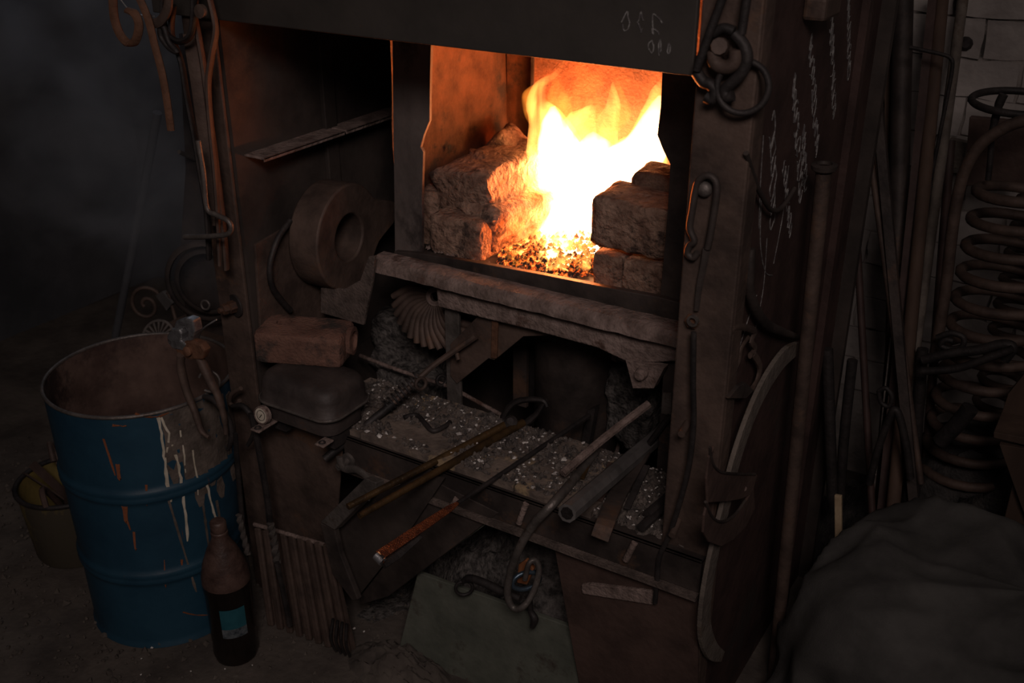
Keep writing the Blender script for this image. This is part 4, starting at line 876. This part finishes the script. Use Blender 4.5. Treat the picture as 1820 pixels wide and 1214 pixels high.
# ================================================================ BELOW THE LEDGE
# ribbed panel
RP = thing('ribbed_panel', 'ribbed grey metal panel leaning under the corner of the ledge', 'panel', at(550, 1140, Z=.0))
for k in range(9):
    tx, ty = 458+15.2*k, 938+3.6*k; bx, by = 482+17.0*k, 1112+6.3*k
    t_, b__ = at(tx, ty, Y=1.345), at(bx, by, Z=.002)
    MB().ribbon([b__, b__.lerp(t_, .5), t_], .0158, .009, (1, .05, 0)).build('rib', M['steel2'], RP, bevel=.003)
q1, q2 = at(452, 932, Y=1.347), at(590, 972, Y=1.347); MB().tube([q1, q2], .005, 8).build('top_edge', M['dust'], RP, smooth=50)
q = [at(452, 940, Y=1.353), at(590, 978, Y=1.353), at(626, 1166, Z=.0)+Vector((0, .012, 0)), at(480, 1114, Z=.0)+Vector((0, .012, 0))]
MB().prism(q, (0, .004, 0)).build('backing', M['steel2'], RP)
for k in range(4):
    o = one(MB().tube(spline([at(592+8*k, 1100+3*k, Y=1.31), at(588+9*k, 1135+3*k, Y=1.30), at(598+8*k, 1158+3*k, Z=.004)], 5), .0035, 6), 'wire_end', M['dark'], ('bent wire end at the foot of the ribbed panel, %s' % ['closest to the ribs', 'second from the ribs', 'third from the ribs', 'farthest from the ribs'][k]), 'wire', 'wires at the ribbed panel', smooth=60)
# steel tray hung on a hook
TRY = thing('steel_tray', 'folded steel tray hanging tilted under the front beam', 'tray', at(632, 1068, Y=1.33))
MB().prism([at(x, y, Y=1.345) for x, y in ((600, 932), (655, 886), (752, 845), (790, 850), (718, 958), (632, 1066))], (0, .004, 0)).build('tray_sheet', M['inner'], TRY)
MB().prism([at(x, y, Y=1.30) for x, y in ((569, 928), (648, 850), (668, 858), (668, 868), (594, 942))], (.004, .02, -.003)).build('tray_rim', M['grey'], TRY, bevel=.002)
MB().prism([at(x, y, Y=1.305) for x, y in ((569, 930), (594, 940), (604, 985), (636, 1066), (626, 1068), (590, 1020))], (.002, .012, 0)).build('tray_rim', M['steel'], TRY, bevel=.002)
tubepx('beam_hook', M['grey'], 'bent flat hook on the beam bolt carrying the folded tray', 'hook', [(603, 812), (610, 832), (632, 834), (652, 848), (656, 868), (652, 886)], .0085, 1.318, .5)
one(MB().prism([at(x, y, Y=1.36) for x, y in ((752, 845), (800, 870), (885, 912), (836, 950), (742, 1020), (690, 1060), (640, 1075), (640, 1060), (718, 960))], (.002, .006, 0)), 'sheet_offcut', M['steel'], 'dark sheet offcut leaning behind the tray', 'sheet', bevel=.001)
one(MB().prism([at(x, y, Y=1.37) for x, y in ((850, 905), (892, 912), (770, 1000), (742, 1022), (740, 1015))], (0, .004, 0)), 'metal_strip', M['green'], 'grey-green strip slanting down to the painted board', 'strip', bevel=.001)
one(MB().prism([at(742, 1018, Y=1.40), at(1012, 1114, Y=1.40), at(1045, 1320, Y=1.37), at(860, 1330, Y=1.37), at(700, 1190, Y=1.37)], (0, .010, 0)), 'painted_board', M['green'], 'chipped grey-green painted board standing under the ledge', 'board', bevel=.0015)
heap('clinker_heap', 'heap of grey clinker and ash under the ledge', -.93, 1.66, .0, .36, .24, .27, M['slag'], 5, .045, 'rubble', 60)
heap('earth_mound', 'low mound of earth and ash before the tray', -1.10, 1.33, -.002, .13, .07, .05, M['floor'], 9, .02, 'rubble', 40)
tubepx('pull_handle', M['dark'], 'dark bent handle lying along the top of the painted board', 'handle', [(820, 1035), (835, 1028), (860, 1036), (890, 1050), (925, 1064)], [.005, .008, .009, .009, .007], 1.375)
one(MB().tube(ring_pts(at(825, 1045, Y=1.375), .017, (.8, -1, 0), 24), .0035, 8, closed=True), 'iron_ring', M['dark'], 'iron ring over the edge of the painted board', 'ring', smooth=60)
tubepx('chain_end', M['dark'], 'short chain end hanging on the painted board under the curl', 'chain', [(940, 1060), (943, 1085), (950, 1100), (946, 1115)], [.007, .006, .008, .005], 1.37)
scatter('floor_gravel', 'pebbles and pale chips on the earth floor', M['floor'], 2600, 12, lambda r_: (r_.uniform(-2.6, -.3), r_.uniform(.7, 1.6), .004+r_.uniform(0, .004)), .0015, .0065, .9)
scatter('floor_chips', 'few pale chips on the earth floor', M['ash'], 90, 13, lambda r_: (r_.uniform(-1.6, -.7), r_.uniform(.9, 1.5), .008), .001, .0035, .6)

# ================================================================ HARDWARE ON THE RIGHT POST
PY = Y0-.010
HL = thing('hook_latch', 'long looped hook latch hanging from a pin on the right post beside the fire', 'latch', at(1250, 450, Y=PY))
MB().tube(spline([at(x, y, Y=PY) for x, y in ((1240, 448), (1232, 458), (1222, 450), (1226, 436), (1234, 428), (1226, 405), (1231, 370), (1238, 330), (1248, 315), (1262, 313), (1273, 325), (1273, 350), (1267, 390), (1261, 425), (1257, 442))], 5), .0052, 8).build('loop', M['steel'], HL, smooth=60)
MB().lathe([(.011, 0), (.012, .006), (.008, .011), (0, .012)], at(1254, 335, Y=Y0), (0, -1, 0), 14).build('rivet', M['grey'], HL, smooth=50)
tubepx('lever_rod', M['dark'], 'thin black lever rod running down the right post past the bolts', 'rod', [(1233, 590), (1232, 680), (1233, 750), (1226, 820), (1212, 880), (1190, 950), (1172, 990), (1168, 1030), (1164, 1072)], [.0045]*9, Y0-.022, .8)
tubepx('hinge_strap', M['steel'], 'narrow rusty strap between the latch loop and the nut on the right post', 'strap', [(1256, 440), (1252, 465), (1243, 510), (1238, 552)], [.006, .0055, .005, .004], Y0-.008, .5, wdir=RT)
CHN = thing('shackle_chain', 'heavy shackle and scrolled rings hung round a pin at the top of the right post', 'shackle', at(1285, 180, Y=PY-.01))
def ct(pts, r, name, m, Y=PY-.012, **k): return MB().tube(spline([at(x, y, Y=Y) for x, y in pts], 5), r, 8, **k).build(name, m, CHN, smooth=60)
ct([(1238, 128), (1250, 145), (1262, 150), (1272, 162), (1266, 176), (1255, 172)], .008, 'scroll', M['dark'])
ct([(1305, 60), (1322, 80), (1328, 105), (1318, 130), (1300, 148), (1288, 160), (1292, 172), (1303, 170)], .008, 'scroll', M['dark'])
ct([(1268, 60), (1285, 50), (1305, 56)], .007, 'link', M['dark'])
MB().tube(ring_pts(at(1320, 155, Y=PY-.008), .034, (.2, -1, .1), 36), .0045, 8, closed=True).build('ring', M['dark'], CHN, smooth=60)
ct([(1268, 90), (1272, 112), (1290, 120), (1306, 110), (1308, 88)], .010, 'link', M['steel2'])
tubepx('lifting_bar', M['dark'], 'dark bar sloping down across the hood corner to the shackle', 'bar', [(1290, -20), (1268, 40), (1252, 85), (1238, 125)], .006, PY-.02)
tubepx('hanging_rod', M['dark'], 'dark rod hanging beside the shackle from above', 'rod', [(1330, -20), (1324, 20), (1318, 60)], .006, PY-.01)
SX = XR+.014
def sx(x, y, d=0): return at(x, y, X=SX+d)
def side_tube(name, m, label, cat, pts, r, d=0, flat=1.0, wdir=None, seg=8):
    P3 = spline([sx(x, y, d) for x, y in pts], 6); rr_ = [v.x for v in spline([(q, 0, 0) for q in r], 6)] if isinstance(r, list) else r
    return one(MB().tube(P3, rr_, seg, flat=flat, wdir=wdir), name, m, label, cat, smooth=50)
def side_strap(name, m, label, cat, pts, w_, th_, d=0):
    P3 = spline([sx(x, y, d) for x, y in pts], 6)
    ws = [v.x for v in spline([(q, 0, 0) for q in w_], 6)] if isinstance(w_, list) else w_
    mb = MB(); n = len(P3); wl_ = ws if isinstance(ws, list) else [ws]*n; vs = []
    for i in range(n):
        t = (P3[min(i+1, n-1)]-P3[max(i-1, 0)]).normalized(); a = t.cross(Vector((1, 0, 0))).normalized(); b = Vector((1, 0, 0))
        for sx_, sy in ((-1, -1), (1, -1), (1, 1), (-1, 1)): vs.append(P3[i]+a*sx_*wl_[i]/2+b*sy*th_/2)
    fs = [(3, 2, 1, 0), tuple(range((n-1)*4, n*4))]+[(i*4+k, i*4+(k+1) % 4, i*4+4+(k+1) % 4, i*4+4+k) for i in range(n-1) for k in range(4)]
    return one(mb.add(vs, fs), name, m, label, cat, bevel=.0012)
side_tube('arc_hook', M['steel'], 'J-shaped iron arc hanging on the chalked side panel', 'hook', [(1336, 442), (1332, 480), (1332, 515), (1342, 548), (1360, 575), (1385, 588), (1418, 600)], [.006, .008, .008, .009, .009, .008, .006])
side_tube('bent_strip', M['steel'], 'thin bent strip making a wide V on the side panel', 'strip', [(1326, 272), (1338, 310), (1352, 345), (1372, 374), (1392, 366), (1412, 335)], .004)
LB = thing('latch_bracket', 'small broken latch bracket bolted to the side panel below the J-shaped arc', 'bracket', sx(1310, 710))
for pts, r in (([(1300, 590), (1306, 582), (1325, 582), (1342, 590), (1335, 606), (1342, 620), (1333, 632)], .006), ([(1330, 600), (1318, 618), (1314, 640), (1306, 660)], .0045), ([(1338, 628), (1350, 650), (1346, 675), (1338, 690)], .007)):
    MB().tube(spline([sx(x, y) for x, y in pts], 5), r, 8, flat=.6).build('bracket_arm', M['steel2'], LB, smooth=50)
MB().prism([sx(x, y) for x, y in ((1305, 684), (1318, 678), (1332, 692), (1318, 706), (1286, 706))], (.008, 0, 0)).build('bracket_foot', M['steel'], LB, bevel=.001)
side_strap('bow_strap', M['strap'], 'long pale curved bow strap standing along the side panel, threaded through the rusted holder', 'strap', [(1414, 620), (1392, 636), (1366, 672), (1342, 718), (1320, 775), (1303, 830), (1290, 890), (1275, 950), (1262, 1010), (1253, 1070), (1252, 1120), (1264, 1155), (1282, 1166)], [.026, .038, .042, .042, .042, .042, .042, .042, .042, .042, .040, .034, .02], .008, .012)
RHH = thing('strap_holder', 'rusted sheet holder with two openings gripping the pale bow strap', 'holder', sx(1290, 970, .03))
for pts in (((1266, 792), (1262, 812), (1268, 828), (1284, 840), (1342, 843), (1337, 862), (1332, 878), (1312, 886), (1290, 890), (1254, 892), (1252, 850), (1256, 812)),
            ((1254, 890), (1262, 912), (1272, 924), (1286, 926), (1304, 914), (1322, 890), (1336, 866), (1338, 902), (1322, 935), (1300, 958), (1278, 970), (1256, 962), (1246, 945), (1248, 915))):
    MB().prism([sx(x, y, .024) for x, y in pts], (.004, 0, 0)).build('holder_sheet', M['leather'], RHH, bevel=.001)
for pts in ([(1262, 795), (1264, 815), (1272, 832), (1290, 841), (1342, 843)], [(1254, 892), (1262, 914), (1275, 926), (1290, 926), (1308, 912), (1324, 890)]):
    MB().tube(spline([sx(x, y, .028) for x, y in pts], 5), .0025, 6).build('rolled_edge', M['steel'], RHH, smooth=60)
MB().tube([sx(1320, 870, .0), sx(1322, 868, .026)], .005, 8).build('holder_bolt', M['steel2'], RHH, smooth=40)
# pipe with a flanged head leaning along the side
p_t, p_b = at(1465, 296, X=-.440), at(1374, 1210, Z=.0)
FP = thing('flanged_pipe', 'brown pipe with a flat round head leaning against the far edge of the side panel', 'pipe', p_b)
ax = (p_t-p_b).normalized()
MB().tube([p_b.lerp(p_t, k/6) for k in range(7)], .0125, 12).build('pipe_body', M['steel2'], FP, smooth=50)
MB().lathe([(.010, -.012), (.020, -.004), (.021, .003), (.013, .005), (.012, 0), (0, 0)], p_t, ax, 20).build('pipe_head', M['steel'], FP, smooth=40)

# ================================================================ RIGHT BACKGROUND
def lean(name, label, cat, m, top, bot, r, Yt=2.45, Yb=2.15, seg=10, flat=1.0, mid=None, wdir=None):
    A, B_ = at(*top, Y=Yt), at(*bot, Y=Yb)
    if B_.z > .0 and A.z > B_.z:
        d = (B_-A); B_ = A+d*((A.z-.0)/(A.z-B_.z))
    return one(MB().tube([A.lerp(B_, k/6) for k in range(7)], r, seg, flat=flat, wdir=wdir), name, m, label, cat, smooth=40)
lean('steel_bar', 'thick dark steel bar leaning closest to the chalked side panel', 'bar', M['steel'], (1541, -20), (1598, 600), .0135, 2.30, 2.12, 4)
lean('wide_pipe', 'widest grey pipe leaning on the whitewashed bricks', 'pipe', M['steel'], (1606, -20), (1596, 420), .022, 2.52, 2.35)
lean('plank', 'dark narrow plank leaning between the steel bar and the wide pipe', 'plank', M['wood'], (1584, 48), (1590, 420), .022, 2.54, 2.40, 4, .5)
lean('iron_bar', 'dark rusty bar crossing behind the hooked rod', 'bar', M['side'], (1660, -20), (1606, 520), .0125, 2.50, 2.25, 4)
lean('brown_pole', 'brown wooden pole leaning on the bricks between the dark bar and the pale pole', 'pole', M['wood'], (1676, -20), (1628, 480), .0145, 2.52, 2.25)
lean('pale_pole', 'pale slim pole leaning on the bricks, right of the hooked rod', 'pole', M['strap'], (1714, -20), (1650, 450), .0115, 2.55, 2.3)
lean('iron_rod', 'thin rusty rod low down beside the flanged pipe', 'rod', M['side'], (1520, 370), (1535, 640), .008, 2.25, 2.15)
lean('iron_rod', 'rusty rod behind the feet of the leaning poles', 'rod', M['side'], (1605, 330), (1580, 640), .010, 2.45, 2.3)
lean('iron_rod', 'slanting rusty rod under the pale pole', 'rod', M['side'], (1690, 250), (1660, 640), .010, 2.45, 2.3)
lean('thin_wire_rod', 'very thin straight wire slanting low behind the sack', 'wire', M['grey'], (1583, 600), (1558, 830), .0022, 2.2, 2.1)
HR = one(MB().tube(spline([at(x, y, Y=2.36) for x, y in ((1617, 84), (1640, 89), (1672, 96), (1688, 102), (1693, 114), (1688, 150), (1676, 210), (1662, 280), (1645, 360), (1628, 440), (1612, 510), (1590, 700), (1560, 950))], 5), .0042, 8), 'hooked_rod', M['dark'], 'long thin rod with a bent top leaning in front of the poles', 'rod', smooth=60)
OT = thing('forge_tongs', 'long-armed tongs with a lens-shaped head leaning beside the steel bar', 'tongs', at(1612, 800, Y=2.1))
MB().tube(spline([at(x, y, Y=2.26) for x, y in ((1514, 108), (1508, 130), (1512, 160), (1522, 188), (1534, 192), (1538, 170), (1530, 130), (1520, 108))], 5, True), .0065, 8, closed=True).build('jaw_loop', M['steel2'], OT, smooth=50)
for dx in (0, 12): MB().tube([at(1534+dx, 180, Y=2.25), at(1558+dx, 360, Y=2.2), at(1585+dx, 560, Y=2.14), at(1625+dx, 860, Y=2.05)], .0068, 8).build('arm', M['steel2'], OT, smooth=50)
MB().lathe([(.014, 0), (.014, .01), (0, .014)], at(1527, 160, Y=2.25), (0, -1, .2), 14).build('pivot', M['steel2'], OT, smooth=50)
# iron ring stand
IR = thing('ring_stand', 'black flat iron ring on a bent leg standing above the springs', 'stand', at(1762, 270, Y=2.3)); rcn = at(1812, 182, Y=2.3)
MB().tube(ring_pts(rcn, .088, (0, -.05, 1), 44), .0075, 8, closed=True).build('ring', M['dark'], IR, smooth=60)
MB().tube(spline([at(x, y, Y=2.24) for x, y in ((1784, 168), (1776, 185), (1768, 215), (1763, 240), (1760, 285), (1756, 320))], 5), [.009, .008, .007, .006, .006], 8).build('leg', M['dark'], IR, smooth=60)
# coil springs
spc = at(1800, 640, Y=2.25); sy = 2.25; xs_ = at(1795, 450, Y=sy).x
def spring(label, cx_, cy_, z0_, z1_, r, turns, tr, ph=0):
    n = int(turns*22); pts = [Vector((cx_+r*math.cos(2*math.pi*turns*k/n+ph), cy_+r*math.sin(2*math.pi*turns*k/n+ph), z0_+(z1_-z0_)*k/n)) for k in range(n+1)]
    return one(MB().tube(pts, tr, 8), 'coil_spring', M['steel2'], label, 'spring', smooth=60)
zt, zl = at(1790, 300, Y=sy).z, .16
spring('thick rusty coil spring standing upright under the black ring', xs_+.012, sy, zl, zt-.02, .098, 14, .011)
spring('thinner coil spring stuck inside and behind the thick one', xs_+.055, sy+.12, zl-.05, zt-.05, .07, 14, .009, 1)
one(MB().tube(spline([at(x, y, Y=2.18) for x, y in ((1830, 212), (1790, 225), (1745, 255), (1716, 300), (1700, 360), (1690, 430), (1680, 520), (1660, 640))], 5), .012, 8), 'bent_bar', M['steel2'], 'thick curved bar sweeping down in front of the springs', 'bar', smooth=60)
one(MB().prism([at(x, y, Y=2.42) for x, y in ((1723, 208), (1830, 218), (1830, 330), (1712, 330))], (0, .02, 0)), 'rust_board', M['leather'], 'dark reddish board behind the springs', 'board', bevel=.002)
one(MB().prism([at(x, y, Y=2.5) for x, y in ((1688, 246), (1720, 254), (1712, 300), (1680, 300))], (0, .02, 0)), 'white_scrap', M['strap'], 'pale scrap wedged on the bricks behind the curved bar', 'scrap', bevel=.002)
MBk = MB().lathe([(.014, 0), (.016, .02), (.008, .03), (0, .03)], at(1716, 75, Y=YB-.005), (.2, -1, 0), 10); one(MBk, 'wall_knob', M['dark'], 'dark iron knob fixed on the whitewashed bricks', 'knob', smooth=40)
# tangle of scrap in the dark below
sc_list = [
 ('arched_bar', 'arched bar low in the dark pile over the sack', [(1640, 640), (1690, 628), (1740, 622), (1780, 612), (1800, 618), (1785, 640)], .010, 2.1),
 ('long_bar', 'long bar lying across the dark pile below the springs', [(1640, 660), (1700, 655), (1760, 635), (1800, 620)], .008, 2.05),
 ('pipe_stub', 'stubby pipe tilted in the dark pile', [(1725, 725), (1700, 755), (1670, 785)], .017, 2.05),
 ('calliper', 'forked iron calliper standing in the dark pile', [(1545, 860), (1560, 800), (1580, 745), (1590, 728), (1600, 745), (1612, 800), (1618, 850)], .008, 2.0),
 ('iron_hoop', 'small oval hoop hanging in the dark pile', [(1562, 695), (1575, 690), (1585, 705), (1580, 722), (1566, 715), (1562, 695)], .005, 2.05),
 ('scrap_rod', 'scrap rod standing upright nearest the flanged pipe', [(1470, 620), (1475, 760), (1480, 900)], .012, 2.0),
 ('scrap_rod', 'scrap rod standing upright left of the calliper', [(1515, 640), (1500, 780), (1492, 900)], .011, 2.05),
 ('scrap_rod', 'scrap rod leaning right behind the calliper', [(1640, 620), (1630, 760), (1625, 900)], .012, 2.15),
 ('scrap_scroll', 'flat iron scroll under the springs', [(1665, 600), (1690, 592), (1712, 600), (1710, 616), (1690, 620), (1672, 614), (1680, 604), (1694, 606)], .006, 2.12)]
for nm, lab, pts, r, Yq in sc_list:
    one(MB().tube(spline([at(x, y, Y=Yq) for x, y in pts], 5), r, 8), nm, M['dark'], lab, nm.split('_')[-1] if nm != 'calliper' else 'calliper', smooth=60)
heap('scrap_heap', 'dark heap of unsorted scrap and clinker along the back wall', -.05, 2.28, 0, .5, .26, .42, M['coal'], 15, .09, 'scrap', 44)
# wooden crate
cq = at(1800, 790, Y=1.98)
CRT = thing('wooden_crate', 'old wooden crate corner at the right edge behind the sack', 'crate', (cq.x+.03, 2.0, 0))
MB().prism([at(x, y, Y=1.96) for x, y in ((1766, 768), (1840, 782), (1840, 796), (1766, 778))], (0, .12, 0)).build('plank', M['wood'], CRT, bevel=.001)
MB().prism([at(x, y, Y=1.965) for x, y in ((1776, 790), (1840, 800), (1840, 960), (1815, 900))], (0, .015, 0)).build('plank', M['wood'], CRT, bevel=.001)
MB().prism([at(x, y, Y=2.05) for x, y in ((1840, 640), (1840, 772), (1770, 765), (1792, 700))], (0, .015, 0)).build('plank', M['wood'], CRT, bevel=.001)
zc_ = at(1766, 775, Y=1.96).z; xc_ = at(1766, 775, Y=1.96).x
for k in range(3): MB().box((xc_+.05, 1.985, .004+k*zc_/3.05), (xc_+.36, 2.0, (k+.97)*zc_/3.05)).build('plank', M['wood'], CRT, bevel=.002)
for k in range(3): MB().box((xc_+.345, 2.002, .004+k*zc_/3.05), (xc_+.36, 2.20, (k+.97)*zc_/3.05)).build('plank', M['wood'], CRT, bevel=.002)
# sack
sc0 = Vector((.0, 1.76)); n_, m_ = 110, 56; vs = []; fs = []
for j in range(m_+1):
    ph = (math.pi/2)*j/m_; 
    for i in range(n_):
        a = 2*math.pi*i/n_; ca, sa = math.cos(a), math.sin(a)
        pr_ = (abs(ca)**2.6+abs(sa)**2.6)**(-1/2.6); cr = math.cos(ph)**.30; h = math.sin(ph)**.85
        x = sc0.x+.405*ca*pr_*cr; y = sc0.y+.30*sa*pr_*cr; z = .375*h
        q = Vector((x*4.2, y*4.2, z*3.2)); f1 = noise.noise(q+Vector((3, 1, 2)))*.045
        f2 = (1-abs(noise.noise(Vector((x*5+y*3, y*6-x*2.5, z*5))))*2.4)*.026+(1-abs(noise.noise(Vector((x*9-y*7, y*10, z*7+4))))*2.4)*.011
        k = (f1+f2)*min(1, j/5+.15); nrm_ = Vector((ca*cr, sa*cr, h+.001)).normalized(); p = Vector((x, y, z))+nrm_*k; p.z = max(.001, p.z)
        vs.append(tuple(p))
for j in range(m_):
    for i in range(n_): l = (i+1) % n_; fs.append((j*n_+i, j*n_+l, (j+1)*n_+l, (j+1)*n_+i))
one(MB().add(vs, fs), 'sack', M['sack'], 'big slumped grey woven sack standing on the floor at the right of the forge', 'sack', smooth=70)
k1, k2 = at(1490, 880, Y=1.90), at(1491, 990, Y=1.90); one(MB().ribbon([k2, k1], .014, .008, (1, 0, 0)), 'wooden_stick', M['palewood'], 'pale split wooden stick standing behind the sack', 'stick', bevel=.001)
